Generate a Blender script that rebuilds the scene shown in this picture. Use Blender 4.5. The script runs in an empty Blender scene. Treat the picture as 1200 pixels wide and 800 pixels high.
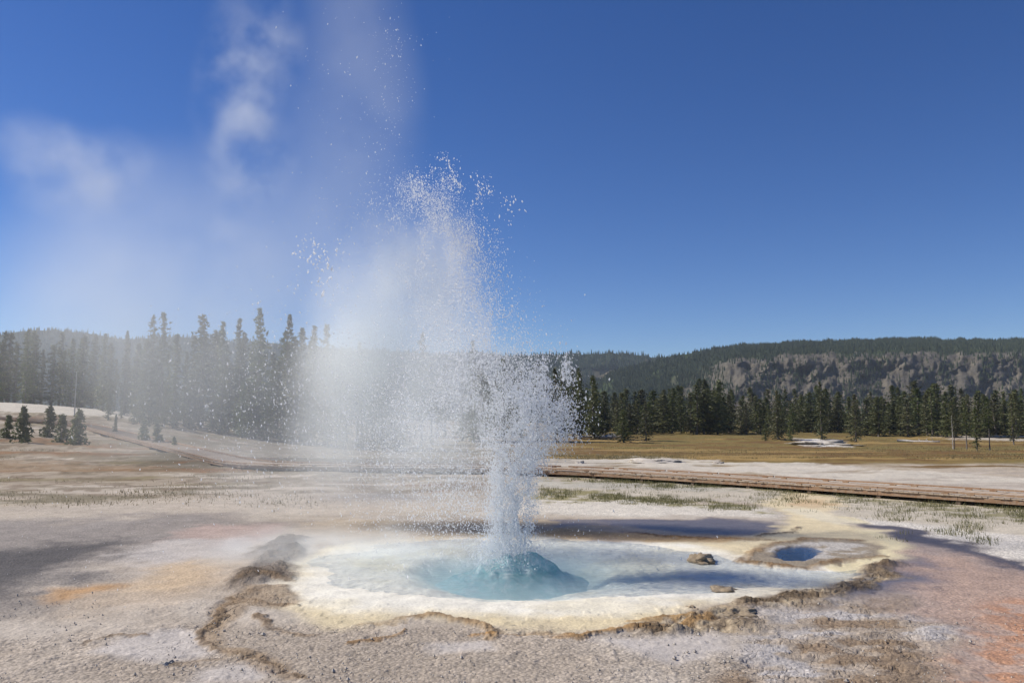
import bpy, math, random
import numpy as np

random.seed(7)
rng = np.random.default_rng(11)
S = bpy.context.scene
COL = S.collection
R = math.radians

# ------------------------------------------------------------------ camera geometry
FPX, HC, HOR = 933.0, 2.6, 490.0
PITCH = math.atan((HOR - 400) / FPX)
CP, SP = math.cos(PITCH), math.sin(PITCH)


def ray(px, py):
    x, y = (px - 600) / FPX, (400 - py) / FPX
    return (x, CP - y * SP, SP + y * CP)


def sstep(a, b, x):
    t = np.clip((np.asarray(x, float) - a) / (b - a), 0, 1)
    return t * t * (3 - 2 * t)


def macro(X, Y):
    """Height of the land without its small relief."""
    X = np.asarray(X, float); Y = np.asarray(Y, float)
    Yc = np.maximum(Y, 1.0)
    u = np.clip(X / Yc, -.9, .9)
    z = -1.5 * sstep(38, 110, Yc) + .7 * sstep(122, 182, Yc)
    z = z + 6.5 * sstep(-.14, -.66, u) * sstep(38, 128, Yc)
    return z


def hit(px, py, dz=0.0):
    """Point of the land (raised by dz) seen at a place of the photograph."""
    d = ray(px, py)
    lo, s = 3.0, 3.0
    while s < 2500:
        z = HC + d[2] * s - dz
        if z < macro(d[0] * s, d[1] * s):
            break
        lo = s; s *= 1.02
    hi = s
    for _ in range(30):
        m = .5 * (lo + hi)
        if HC + d[2] * m - dz < macro(d[0] * m, d[1] * m): hi = m
        else: lo = m
    return np.array([d[0] * hi, d[1] * hi, HC + d[2] * hi])


def at(px, py, Y):
    d = ray(px, py); s = Y / d[1]
    return np.array([d[0] * s, Y, HC + d[2] * s])


# ------------------------------------------------------------------ numpy noise
def _h(ix, iy, seed):
    n = (ix * 374761393 + iy * 668265263 + seed * 1274126177) & 0xffffffff
    n = ((n ^ (n >> 13)) * 1274126177) & 0xffffffff
    return ((n ^ (n >> 16)) & 0xffff) / 65535.0


def noise(x, y, seed=0):
    x = np.asarray(x, float); y = np.asarray(y, float)
    ix = np.floor(x).astype(np.int64); iy = np.floor(y).astype(np.int64)
    fx = x - ix; fy = y - iy
    fx = fx * fx * fx * (fx * (fx * 6 - 15) + 10); fy = fy * fy * fy * (fy * (fy * 6 - 15) + 10)
    a = _h(ix, iy, seed); b = _h(ix + 1, iy, seed); c = _h(ix, iy + 1, seed); d = _h(ix + 1, iy + 1, seed)
    return (a + (b - a) * fx + (c - a) * fy + (a - b - c + d) * fx * fy) * 2 - 1


def fbm(x, y, seed=0, o=4, g=.5):
    s, a = 0, 1.0
    for k in range(o):
        s = s + a * noise(x * 2 ** k + 17.3 * k, y * 2 ** k - 9.1 * k, seed + k); a *= g
    return s


def lin(c):
    c = np.asarray(c, float) / 255
    return np.where(c <= .04045, c / 12.92, ((c + .055) / 1.055) ** 2.4)


ALB = .92


def sdf(poly, X, Y, margin):
    poly = np.asarray(poly)[:, :2]
    out = np.full(X.shape, 1e3)
    lo = poly.min(0) - margin; hi = poly.max(0) + margin
    m = (X > lo[0]) & (X < hi[0]) & (Y > lo[1]) & (Y < hi[1])
    x = X[m]; y = Y[m]
    if x.size == 0: return out
    d = np.full(x.shape, 1e12); s = np.ones(x.shape)
    n = len(poly)
    for i in range(n):
        vi = poly[i]; vj = poly[i - 1]
        ex, ey = vj - vi
        wx = x - vi[0]; wy = y - vi[1]
        t = np.clip((wx * ex + wy * ey) / (ex * ex + ey * ey + 1e-12), 0, 1)
        d = np.minimum(d, (wx - ex * t) ** 2 + (wy - ey * t) ** 2)
        c1 = y >= vi[1]; c2 = y < vj[1]; c3 = ex * wy > ey * wx
        s = np.where((c1 & c2 & c3) | (~c1 & ~c2 & ~c3), -s, s)
    out[m] = s * np.sqrt(d)
    return out


def ldist(line, X, Y, margin):
    line = np.asarray(line)[:, :2]
    out = np.full(X.shape, 1e3)
    lo = line.min(0) - margin; hi = line.max(0) + margin
    m = (X > lo[0]) & (X < hi[0]) & (Y > lo[1]) & (Y < hi[1])
    x = X[m]; y = Y[m]
    if x.size == 0: return out
    d = np.full(x.shape, 1e12)
    for i in range(len(line) - 1):
        a, b = line[i], line[i + 1]
        ex, ey = b - a
        wx = x - a[0]; wy = y - a[1]
        t = np.clip((wx * ex + wy * ey) / (ex * ex + ey * ey + 1e-12), 0, 1)
        d = np.minimum(d, (wx - ex * t) ** 2 + (wy - ey * t) ** 2)
    out[m] = np.sqrt(d)
    return out


# ------------------------------------------------------------------ object helpers
def mesh_np(name, V, F4, smooth=True, mats=()):
    """Mesh from numpy arrays; F4 an (n,3) or (n,4) array of indices."""
    me = bpy.data.meshes.new(name)
    V = np.ascontiguousarray(V, np.float32); F4 = np.ascontiguousarray(F4, np.int32)
    n, k = F4.shape
    me.vertices.add(len(V)); me.vertices.foreach_set('co', V.ravel())
    me.loops.add(n * k); me.loops.foreach_set('vertex_index', F4.ravel())
    me.polygons.add(n)
    me.polygons.foreach_set('loop_start', np.arange(0, n * k, k, dtype=np.int32))
    me.polygons.foreach_set('use_smooth', np.full(n, smooth))
    me.update(calc_edges=True)
    for m in mats: me.materials.append(m)
    return me


def attr(me, name, arr, kind='FLOAT'):
    a = me.attributes.new(name, kind, 'POINT')
    if kind == 'FLOAT_COLOR':
        c = np.ones((len(arr), 4), np.float32); c[:, :3] = arr
        a.data.foreach_set('color', c.ravel())
    else:
        a.data.foreach_set('value', np.asarray(arr, np.float32))


def link(name, me, parent=None, loc=(0, 0, 0)):
    o = bpy.data.objects.new(name, me); COL.objects.link(o)
    o.location = loc
    if parent: o.parent = parent
    return o


def tag(o, label=None, cat=None, group=None, kind=None):
    if label: o['label'] = label
    if cat: o['category'] = cat
    if group: o['group'] = group
    if kind: o['kind'] = kind
    return o


def empty(name, loc):
    o = bpy.data.objects.new(name, None); COL.objects.link(o); o.location = loc
    o.empty_display_size = .2
    return o


def copy_tree(o, parent=None):
    c = o.copy(); COL.objects.link(c)
    if parent: c.parent = parent
    for ch in o.children: copy_tree(ch, c)
    return c


class MB:
    def __init__(s): s.v = []; s.f = []

    def box(s, c, ax, ay, az):
        """box round c with half axes as vectors"""
        c, ax, ay, az = map(np.asarray, (c, ax, ay, az)); b = len(s.v)
        for k in (-1, 1):
            for j, i in ((-1, -1), (-1, 1), (1, 1), (1, -1)):
                s.v.append(c + i * ax + j * ay + k * az)
        for f in ((3, 2, 1, 0), (4, 5, 6, 7), (0, 1, 5, 4), (1, 2, 6, 5), (2, 3, 7, 6), (3, 0, 4, 7)):
            s.f.append([b + q for q in f])

    def tube(s, pts, rad, n=7):
        b = len(s.v); pts = [np.asarray(p, float) for p in pts]
        for i, p in enumerate(pts):
            d = pts[min(i + 1, len(pts) - 1)] - pts[max(i - 1, 0)]
            d = d / (np.linalg.norm(d) + 1e-9)
            a = np.cross(d, (0, 1, 0) if abs(d[1]) < .9 else (1, 0, 0)); a /= np.linalg.norm(a); c = np.cross(d, a)
            for k in range(n):
                t = 2 * math.pi * k / n
                s.v.append(p + rad[i] * (math.cos(t) * a + math.sin(t) * c))
        for i in range(len(pts) - 1):
            for k in range(n):
                k2 = (k + 1) % n
                s.f.append([b + i * n + k, b + i * n + k2, b + (i + 1) * n + k2, b + (i + 1) * n + k])
        for base in (b, b + (len(pts) - 1) * n):
            for k in range(1, n - 1, 2):
                q = [base, base + k, base + (k + 1) % n, base + min(k + 2, n - 1)]
                s.f.append(q if k + 2 <= n - 1 else [q[0], q[1], q[2], q[2]])

    def mesh(s, name, mats, smooth=False):
        f = [list(dict.fromkeys(q)) for q in s.f]
        me = bpy.data.meshes.new(name); me.from_pydata([tuple(map(float, p)) for p in s.v], [], f)
        for m in mats: me.materials.append(m)
        if smooth: me.polygons.foreach_set('use_smooth', [True] * len(f))
        me.update()
        return me


# ------------------------------------------------------------------ materials
class NT:
    def __init__(s, name):
        s.m = bpy.data.materials.new(name); s.m.use_nodes = True
        s.t = s.m.node_tree; s.t.nodes.clear()
        s.out = s.n('ShaderNodeOutputMaterial')

    def n(s, kind, ins=None, **kw):
        q = s.t.nodes.new(kind)
        for k, v in kw.items(): setattr(q, k, v)
        for k, v in (ins or {}).items():
            if hasattr(v, 'node'): s.t.links.new(v, q.inputs[k])
            else: q.inputs[k].default_value = v
        return q

    def math(s, op, a, b=0.0, clamp=False):
        return s.n('ShaderNodeMath', {0: a, 1: b}, operation=op, use_clamp=clamp).outputs[0]

    def mr(s, v, a, b, c, d, smooth=False):
        q = s.n('ShaderNodeMapRange', {0: v, 1: a, 2: b, 3: c, 4: d})
        if smooth: q.interpolation_type = 'SMOOTHSTEP'
        return q.outputs[0]

    def noise(s, vec, scale, detail=3, rough=.55, dim='3D'):
        return s.n('ShaderNodeTexNoise', {'Vector': vec, 'Scale': scale, 'Detail': detail, 'Roughness': rough}).outputs['Fac']

    def mix(s, fac, a, b, blend='MIX'):
        q = s.n('ShaderNodeMix', data_type='RGBA', blend_type=blend)
        for i, v in ((0, fac), (6, a), (7, b)):
            if hasattr(v, 'node'): s.t.links.new(v, q.inputs[i])
            else: q.inputs[i].default_value = (*v, 1) if isinstance(v, tuple) and len(v) == 3 else v
        return q.outputs[2]

    def pos(s): return s.n('ShaderNodeNewGeometry').outputs['Position']

    def surf(s, sh): s.t.links.new(sh, s.out.inputs['Surface'])

    def vol(s, sh): s.t.links.new(sh, s.out.inputs['Volume'])


def simple(name, c1, c2, scale=3.0, rough=.85, stretch=None, bump=.3, bscale=None):
    t = NT(name); p = t.n('ShaderNodeTexCoord').outputs['Object']
    if stretch: p = t.n('ShaderNodeVectorMath', {0: p, 1: stretch}, operation='MULTIPLY').outputs[0]
    f = t.noise(p, scale, 4, .65)
    c = t.mix(t.mr(f, .3, .7, 0, 1), c1, c2)
    b = t.n('ShaderNodeBump', {'Height': t.noise(p, bscale or scale * 4, 4), 'Strength': bump, 'Distance': .03})
    t.surf(t.n('ShaderNodeBsdfPrincipled', {'Base Color': c, 'Roughness': rough, 'Normal': b.outputs[0]}).outputs[0])
    return t.m


def foliage_mat(name, c1, c2, c3):
    t = NT(name)
    oi = t.n('ShaderNodeObjectInfo').outputs['Random']
    isl = t.n('ShaderNodeNewGeometry').outputs['Random Per Island']
    p = t.n('ShaderNodeTexCoord').outputs['Object']
    f = t.noise(p, .9, 3)
    c = t.mix(t.mr(f, .35, .65, 0, 1), c1, c2)
    c = t.mix(t.math('MULTIPLY', t.math('POWER', isl, 3), .8), c, c3)
    hs = t.n('ShaderNodeHueSaturation', {'Hue': t.mr(oi, 0, 1, .475, .52), 'Saturation': t.mr(oi, 0, 1, .8, 1.1),
                                         'Value': t.mr(t.math('FRACT', t.math('MULTIPLY', oi, 7.3)), 0, 1, .7, 1.35), 'Color': c}).outputs[0]
    d = t.n('ShaderNodeBsdfPrincipled', {'Base Color': hs, 'Roughness': .6})
    tr = t.n('ShaderNodeBsdfTranslucent', {'Color': hs})
    t.surf(t.n('ShaderNodeMixShader', {0: .3, 1: d.outputs[0], 2: tr.outputs[0]}).outputs[0])
    return t.m


M_PINE = foliage_mat('pine_needles', (.055, .075, .022), (.105, .12, .036), (.18, .165, .06))
M_BARK = simple('bark', (.10, .08, .065), (.22, .19, .165), 4, .9, (1, 1, .25))
M_DEAD = simple('bleached_wood', (.30, .28, .26), (.50, .47, .43), 5, .85, (1, 1, .2))
M_HILLTREE = foliage_mat('hill_needles', (.045, .075, .026), (.065, .098, .034), (.09, .11, .045))


def ground_mat():
    t = NT('sinter_ground')
    P = t.pos()
    col = t.n('ShaderNodeAttribute', attribute_name='Col').outputs['Color']
    wet = t.n('ShaderNodeAttribute', attribute_name='wet').outputs['Fac']
    peb = t.n('ShaderNodeAttribute', attribute_name='peb').outputs['Fac']
    n1 = t.noise(P, 2.2, 5, .6); n2 = t.noise(P, 26, 4, .6); n3 = t.noise(P, .25, 4, .6)
    v = t.math('MULTIPLY', t.mr(n1, .25, .75, .84, 1.16), t.mr(n2, .25, .75, .80, 1.2))
    v = t.math('MULTIPLY', v, t.mr(n3, .3, .7, .92, 1.08))
    vor = t.n('ShaderNodeTexVoronoi', {'Vector': P, 'Scale': 24.0, 'Randomness': 1.0})
    vd = vor.outputs['Distance']
    sep = t.n('ShaderNodeSeparateColor', {0: vor.outputs['Color']}).outputs[0]
    pebv = t.math('MULTIPLY', t.mr(sep, 0, 1, .80, 1.18), t.mr(vd, .35, .75, 1.05, .80))
    pebv = t.mix(peb, (1, 1, 1, 1), t.n('ShaderNodeCombineColor', {0: pebv, 1: pebv, 2: pebv}).outputs[0])
    vv = t.n('ShaderNodeCombineColor', {0: v, 1: v, 2: v}).outputs[0]
    c = t.mix(1.0, col, vv, 'MULTIPLY'); c = t.mix(1.0, c, pebv, 'MULTIPLY')
    hgt = t.math('ADD', t.math('MULTIPLY', t.math('SUBTRACT', 1.0, vd), t.math('MULTIPLY', peb, .022)),
                 t.math('ADD', t.math('MULTIPLY', n2, .022), t.math('MULTIPLY', n1, .028)))
    ck = t.n('ShaderNodeAttribute', attribute_name='crack').outputs['Fac']
    wp = t.n('ShaderNodeTexNoise', {'Vector': P, 'Scale': 2.4, 'Detail': 5.0})
    Pw = t.n('ShaderNodeVectorMath', {0: P, 1: t.n('ShaderNodeVectorMath', {0: wp.outputs['Color'], 'Scale': .5}, operation='SCALE').outputs[0]}, operation='ADD').outputs[0]
    ve = t.n('ShaderNodeTexVoronoi', {'Vector': Pw, 'Scale': 3.2}, feature='DISTANCE_TO_EDGE').outputs['Distance']
    ve2 = t.n('ShaderNodeTexVoronoi', {'Vector': Pw, 'Scale': 9.0}, feature='DISTANCE_TO_EDGE').outputs['Distance']
    cm = t.math('MAXIMUM', t.mr(ve, .0, .05, 1, 0, True), t.math('MULTIPLY', t.mr(ve2, .0, .07, 1, 0, True), .55))
    cm = t.math('MULTIPLY', t.math('MULTIPLY', cm, ck), t.mr(n1, .38, .6, 0, 1))
    c = t.mix(t.math('MULTIPLY', cm, .75), c, (.075, .058, .042))
    hgt = t.math('SUBTRACT', hgt, t.math('MULTIPLY', cm, .03))
    hgt = t.math('MULTIPLY', hgt, t.mr(wet, 0, 1, 1, .12))
    b = t.n('ShaderNodeBump', {'Height': hgt, 'Strength': .6, 'Distance': 1.0})
    rg = t.mr(wet, 0, 1, .93, .16)
    sp = t.mr(wet, 0, 1, .15, .5)
    t.surf(t.n('ShaderNodeBsdfPrincipled', {'Base Color': c, 'Roughness': rg, 'Specular IOR Level': sp, 'Normal': b.outputs[0]}).outputs[0])
    return t.m


# ------------------------------------------------------------------ the ground sheet
POOL = [(395, 655), (450, 641), (520, 634), (620, 631), (700, 634), (760, 639), (815, 645), (850, 657), (900, 664), (960, 667),
        (1000, 662), (1018, 666), (985, 677), (930, 683), (880, 687), (800, 690), (720, 694), (640, 697), (560, 695), (480, 690),
        (420, 681), (390, 668)]
SIDE = [(908, 650), (918, 641), (940, 638), (958, 640), (963, 647), (952, 655), (925, 655)]
SHELF = [(318, 692), (345, 660), (395, 640), (470, 630), (540, 625), (640, 626), (720, 630), (790, 634), (850, 630), (905, 618),
         (920, 606), (900, 590), (905, 580), (950, 578), (985, 586), (968, 600), (985, 610), (1020, 622), (1062, 638), (1064, 652), (1035, 664),
         (985, 680), (905, 692), (850, 704), (800, 718), (740, 738), (680, 744), (620, 741), (575, 738), (540, 726), (480, 720),
         (425, 733), (375, 735), (338, 716)]


def W2(pts): return np.array([hit(*p) for p in pts])


def build_ground():
    t = [0.55]
    while t[-1] > .0010:
        t.append(t[-1] - min(.00092, .011 * t[-1]))
    rr = np.concatenate([[.02, 1.5, 3.2], HC / np.array(t)])
    a_in = np.arange(-38, 38.01, .068)
    a_out = np.concatenate([np.arange(38.6, 60, 1.2), np.arange(60, 300, 6), np.arange(300, 321.6, 1.2)])
    ang = R(1) * np.concatenate([a_in, a_out])
    nr, na = len(rr), len(ang)
    X = (rr[:, None] * np.sin(ang)[None]).ravel(); Y = (rr[:, None] * np.cos(ang)[None]).ravel()
    D = np.hypot(X, Y)
    Z = macro(X, Y)
    n = len(X)
    col = np.zeros((n, 3)); wet = np.zeros(n); peb = np.full(n, .35)
    sc = np.clip(D / 14, .5, 5)
    wx = (noise(X * .9, Y * .9, 1) + .5 * noise(X * 2.7, Y * 2.7, 2) + .25 * noise(X * 8, Y * 8, 3))
    wy = (noise(X * .9, Y * .9, 4) + .5 * noise(X * 2.7, Y * 2.7, 5) + .25 * noise(X * 8, Y * 8, 6))
    nA = fbm(X * .8, Y * .8, 20, 5); nB = fbm(X * 3, Y * 3, 30, 4); nC = fbm(X * .12, Y * .3, 40, 5)
    nD = fbm(X * .35, Y * .9, 50, 5)
    nE = fbm(X * 2.1, Y * 2.1, 60, 4); nF = fbm(X * 7.5, Y * 9, 65, 3)

    def setc(m, c):
        nonlocal col
        col = col + (np.asarray(lin(c)) * ALB - col) * m[:, None]

    def paint(poly, c, soft=.3, warp=.35, op=1.0, w=None, p=None, patch=None):
        nonlocal wet, peb
        q = W2(poly)
        d = sdf(q, X + wx * warp * sc, Y + wy * warp * sc, 6 + 3 * warp)
        m = sstep(soft, -soft, d) * op
        if patch is not None: m = m * patch
        if c is not None: setc(m, c)
        if w is not None: wet = wet + (w - wet) * m
        if p is not None: peb = peb + (p - peb) * m
        return m

    one = np.ones(n)
    # dry grey brown sinter everywhere near, then the zones farther out
    setc(one, (178, 166, 151))
    setc(sstep(-.2, .7, nA), (188, 177, 163))
    far = sstep(19, 24, Y)
    setc(far * sstep(-.5, .6, nD), (186, 172, 152))
    # plain beyond the boardwalk: meadow at the right
    u = X / np.maximum(Y, 1)
    mead = sstep(42, 50, Y + nC * 6 + u * 0) * sstep(.0, .1, u + .04 * nC)
    setc(mead, (132, 112, 66))
    setc(mead * sstep(.05, .55, nC), (116, 90, 54))
    setc(mead * sstep(-.1, -.6, nC), (126, 112, 66))
    setc(mead * sstep(.3, .8, fbm(X * .05, Y * .16, 70, 4)), (158, 132, 82))
    setc(mead * sstep(150, 175, Y) * .7, (112, 100, 58))
    # left slope: pale, olive and brown streaks
    lft = sstep(24, 30, Y) * sstep(.02, -.08, u)
    setc(lft, (162, 149, 131))
    setc(lft * sstep(.0, .5, fbm(X * .1, Y * .35, 80, 5)), (138, 126, 98))
    setc(lft * sstep(.15, .6, fbm(X * .07, Y * .3, 85, 5)), (138, 108, 80))
    setc(lft * sstep(.1, .6, fbm(X * .09, Y * .3, 88, 5)), (192, 180, 164))
    mot = sstep(.05, .5, fbm(X * .5, Y * .8, 90, 5)) * lft
    setc(mot * .75, (128, 116, 96))
    setc(lft * sstep(.25, .6, fbm(X * .9, Y * 1.3, 95, 4)) * .6, (112, 94, 74))
    paint([(110, 512), (200, 500), (420, 512), (660, 516), (660, 545), (420, 552), (280, 562), (150, 540)], (126, 117, 96), 2, .8, .8, patch=sstep(-.5, .3, nD))
    paint([(-80, 468), (140, 470), (170, 490), (60, 486), (-80, 482)], (205, 196, 180), 2.5, .5)
    paint([(-40, 536), (120, 546), (165, 546), (165, 552), (60, 552), (-40, 548)], (150, 126, 98), .8, .5, .55)
    paint([(-200, 575), (60, 578), (200, 574), (300, 570), (200, 582), (60, 592), (-200, 600)], (122, 114, 92), .8, .5, .8, patch=sstep(-.5, .4, nD))
    paint([(-250, 606), (0, 597), (80, 590), (200, 583), (350, 580), (560, 576), (560, 600), (300, 606), (120, 606), (-250, 640)], (190, 178, 162), .8, .3, .8, p=.8)
    # gravel bank and pale sinter between pool and boardwalk
    paint([(600, 582), (650, 583), (760, 586), (900, 596), (905, 608), (800, 604), (640, 604), (560, 604)], (214, 206, 192), .5, .25, .95, p=1)
    paint([(600, 560), (800, 566), (1000, 580), (1300, 605), (1300, 690), (1180, 655), (1080, 620), (960, 600), (880, 586), (600, 584)],
          (196, 186, 168), .5, .3, .9, p=.5)
    paint([(1000, 606), (1100, 616), (1300, 640), (1300, 700), (1200, 665), (1120, 640), (1030, 620)], (216, 209, 198), .4, .2, .9, p=1)
    paint([(620, 562), (820, 566), (900, 572), (900, 578), (800, 574), (620, 570)], (184, 178, 164), .4, .4, .9)
    paint([(630, 572), (700, 574), (760, 582), (840, 588), (890, 597), (880, 600), (800, 592), (720, 588), (630, 588)], (138, 130, 84), .3, .4, .85, patch=sstep(-.6, .3, nB))
    paint([(660, 553), (860, 560), (1200, 592), (1300, 600), (1300, 620), (1180, 612), (1040, 594), (840, 572), (660, 564)], (128, 122, 78), .5, .5, .75, patch=sstep(-.5, .5, nB))
    # white sinter behind the boardwalk
    paint([(620, 541), (690, 538), (760, 534), (800, 539), (920, 542), (1040, 551), (1200, 560), (1300, 566), (1300, 582), (1000, 568), (800, 550), (620, 550)],
          (205, 196, 180), .8, .35, .95, patch=sstep(-1.0, -.1, nD))
    paint([(935, 513), (975, 515), (990, 523), (955, 524)], (220, 214, 205), 2, .3)
    paint([(1100, 510), (1200, 513), (1230, 517), (1120, 515)], (200, 190, 175), 3, .5, .8)
    # dark wet mat at the left, orange fringe
    paint([(-200, 612), (60, 608), (180, 604), (300, 602), (330, 612), (240, 628), (160, 650), (80, 690), (40, 712), (-200, 745)],
          (132, 125, 120), 1.3, .6, .7, w=.3, p=.9)
    paint([(-150, 640), (30, 644), (130, 630), (180, 630), (120, 650), (70, 675), (20, 702), (-150, 718)], (80, 76, 74), .9, .6, .95, w=.25, p=.9)
    paint([(60, 700), (110, 680), (170, 668), (200, 652), (235, 645), (280, 655), (270, 680), (230, 705), (140, 715), (70, 710)], (190, 170, 146), .6, .4, .6, p=.5)
    paint([(48, 706), (70, 690), (130, 680), (150, 683), (90, 700)], (178, 134, 80), .25, .25, .75, w=.3, p=.5)
    paint([(150, 690), (190, 668), (225, 660), (240, 672), (215, 694)], (202, 174, 136), .4, .3, .5)
    paint([(200, 632), (230, 614), (300, 612), (320, 622), (270, 640)], (180, 158, 146), .4, .3, .9, w=.3)
    paint([(140, 648), (200, 632), (290, 632), (300, 655), (240, 650), (170, 668)], (188, 180, 172), .4, .3, .8, w=.4)
    # tan strip behind the pool, slate runoff behind that
    paint([(340, 612), (640, 608), (720, 606), (720, 622), (600, 630), (400, 632)], (172, 156, 134), .4, .3, .9)
    paint([(640, 608), (720, 607), (840, 607), (920, 613), (930, 620), (880, 624), (820, 629), (740, 624), (650, 618)], (120, 113, 112), .2, .2, .9, w=.65, p=.8)
    paint([(700, 608), (830, 608), (900, 614), (905, 620), (800, 626), (720, 618)], (108, 102, 104), .2, .2, .85, w=.7, p=.7)
    # the white shelf with a cream rim
    paint(SHELF, (216, 200, 164), .25, .2, 1, w=.25, p=.12)
    mB = paint([(322, 690), (350, 662), (400, 644), (480, 632), (640, 628), (780, 636), (850, 642), (900, 655), (1000, 655), (1010, 668),
                (900, 690), (840, 702), (760, 716), (620, 722), (520, 714), (400, 712), (340, 708)], (238, 233, 218), .5, .35, .95, w=.45, p=.06)
    setc(mB * sstep(.0, .8, nA) * .55, (226, 214, 182))
    paint([(330, 612), (460, 618), (560, 612), (560, 632), (440, 640), (350, 640)], (178, 160, 138), .5, .4, .6)
    paint([(628, 624), (660, 616), (730, 616), (790, 622), (850, 628), (885, 628), (850, 634), (790, 634), (700, 633)], (192, 160, 116), .2, .15, .9, p=.5)
    paint([(905, 582), (950, 578), (985, 586), (968, 600), (940, 598)], (212, 194, 160), .3, .3, .8)
    paint([(920, 586), (960, 584), (975, 592), (940, 594)], (200, 170, 130), .2, .2, .7)
    # cream stream round the island
    for line, wd, c in (([(985, 606), (1010, 616), (1040, 630), (1056, 642), (1045, 654), (1000, 664)], .5, (222, 208, 168)),
                        ([(940, 598), (960, 604), (990, 612)], .7, (222, 210, 180))):
        d = ldist(W2(line), X + wx * .15, Y + wy * .15, 5)
        m = sstep(wd, wd * .4, d); setc(m, c); wet = np.maximum(wet, m * .5)
    # island with the small blue pool
    ISL = [(866, 658), (885, 644), (905, 634), (950, 630), (1000, 632), (1036, 642), (1026, 651), (985, 657), (950, 664), (905, 664)]
    paint(ISL, (150, 138, 120), .12, .12, 1, w=.1, p=.6)
    paint([(905, 640), (950, 634), (1010, 638), (1020, 646), (960, 655), (905, 652)], (190, 184, 176), .12, .15, .9, p=.9, patch=sstep(-.5, .2, nB))
    paint(SIDE, (40, 60, 90), .1, .08, 1, w=.9, p=0)
    # slate and orange runoff at the right
    paint([(985, 612), (1040, 616), (1100, 628), (1180, 652), (1300, 690), (1300, 830), (1150, 830), (1080, 745), (1010, 700), (1030, 675), (1062, 655), (1062, 636), (1020, 622)],
          (162, 146, 136), .3, .25, .95, w=.5, p=.7)
    paint([(1010, 672), (1070, 650), (1110, 662), (1105, 680), (1040, 690), (960, 715), (1000, 690)], (92, 92, 102), .3, .25, .85, w=.8)
    paint([(1000, 612), (1050, 617), (1100, 628), (1180, 652), (1300, 690), (1300, 702), (1190, 668), (1110, 642), (1040, 627)], (72, 69, 74), .22, .25, .85, w=.65, p=.8)
    paint([(1075, 645), (1130, 650), (1190, 672), (1300, 710), (1300, 830), (1130, 830), (1110, 760), (1080, 700)], (184, 156, 136), .6, .4, .8, w=.4, p=.8)
    paint([(1130, 740), (1190, 700), (1300, 730), (1300, 830), (1120, 830)], (190, 138, 100), .4, .35, .75, w=.45, patch=sstep(-.4, .3, nB))
    # rough brown sinter right of the pool
    RGH = [(838, 716), (872, 702), (930, 690), (985, 683), (1010, 672), (1052, 655), (1058, 664), (1015, 690), (975, 704), (925, 712), (890, 726), (850, 742), (760, 745), (740, 738), (800, 724)]
    mR = paint(RGH, (150, 133, 110), .2, .25, 1, w=.05, p=.5)
    setc(mR * sstep(.1, .6, nB), (116, 100, 80)); setc(mR * sstep(-.2, -.7, nB), (182, 166, 140))
    FRR = [(850, 745), (900, 722), (1000, 704), (1060, 700), (1100, 745), (1140, 830), (840, 830)]
    mF = paint(FRR, (170, 156, 140), .4, .4, .9, p=.5)
    s1 = fbm(X * 1.1, Y * 2.2, 140, 5)
    setc(mF * sstep(.1, .4, s1) * .8, (134, 112, 88)); setc(mF * sstep(-.2, -.6, s1) * .8, (192, 188, 186))
    # foreground: damp pale films, warmer grit
    setc(sstep(10.6, 9.6, Y + .6 * nA) * sstep(1.5, .5, X) * .5, (172, 158, 142))
    peb = np.maximum(peb, sstep(10.6, 9.8, Y + .5 * nA) * sstep(2.6, 2.0, X + .4 * nA) * .95)
    for pl in ([(135, 750), (200, 735), (240, 740), (250, 765), (180, 778), (110, 765)], [(225, 785), (300, 772), (335, 785), (300, 800), (220, 800)],
               [(500, 752), (570, 750), (575, 762), (520, 765)], [(700, 752), (830, 742), (850, 760), (780, 775)]):
        paint(pl, (196, 188, 180), .15, .15, .8, w=.35, p=.1)
    # left ledge chain
    HMP = [(284, 666), (300, 642), (328, 627), (352, 632), (346, 652), (336, 660), (338, 676), (300, 682), (268, 690), (262, 680)]
    mH = paint(HMP, (128, 116, 104), .2, .15, .95, p=.5)
    setc(mH * sstep(.1, .6, nB), (104, 92, 80))
    STR = [(236, 740), (262, 705), (285, 686), (335, 684), (352, 706), (330, 716), (300, 712), (275, 730), (262, 756), (330, 772), (362, 798), (330, 800), (290, 780), (240, 762)]
    mS = paint(STR, (160, 140, 116), .1, .12, .8, p=.4)

    # ---- relief
    dp = sdf(W2(POOL), X + wx * .12, Y + wy * .12, 6)
    Z = Z - .045 * sstep(.9, -.6, dp + .15 * nA) - .15 * sstep(1.3, -1.0, .25 * nA + .1 * nB + sdf(W2([(530, 666), (560, 654), (620, 647), (670, 650), (720, 660), (730, 670), (690, 681), (630, 686), (560, 681)]), X + wx * .2, Y + wy * .2, 6))
    vx, vy = hit(600, 664)[:2]
    dv = np.hypot(X - vx, Y - vy)
    Z = Z - .55 * sstep(2.0, .2, dv + .15 * nA)
    ds = sdf(W2(SIDE), X + wx * .16, Y + wy * .16, 3)
    Z = Z - .06 * sstep(.08, -.1, ds) - .3 * sstep(.0, -.35, ds)
    # gentle mound of the shelf and of the bank behind
    Z = Z + .016 * nA * sstep(30, 20, D) * sstep(-.2, .3, dp) + .006 * nB * sstep(30, 15, D) * sstep(-.2, .3, dp)
    Z = Z + .12 * nC * sstep(24, 60, Y) + .06 * nD * sstep(20, 40, Y)
    # terraced crust wherever the sinter is broken
    ter = fbm(X * 1.6, Y * 2.4, 160, 5)
    st = ter * 3; stair = (np.floor(st) + sstep(.35, .65, st - np.floor(st))) / 3
    brk = np.maximum.reduce([mR, mF * .7, mH, mS * .8, .25 * sstep(12.5, 10.5, Y) * sstep(-2, -4, X), .15 * sstep(11, 10, Y)])
    ter2 = fbm(X * 3.4, Y * 5.5, 170, 5) * 3
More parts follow.
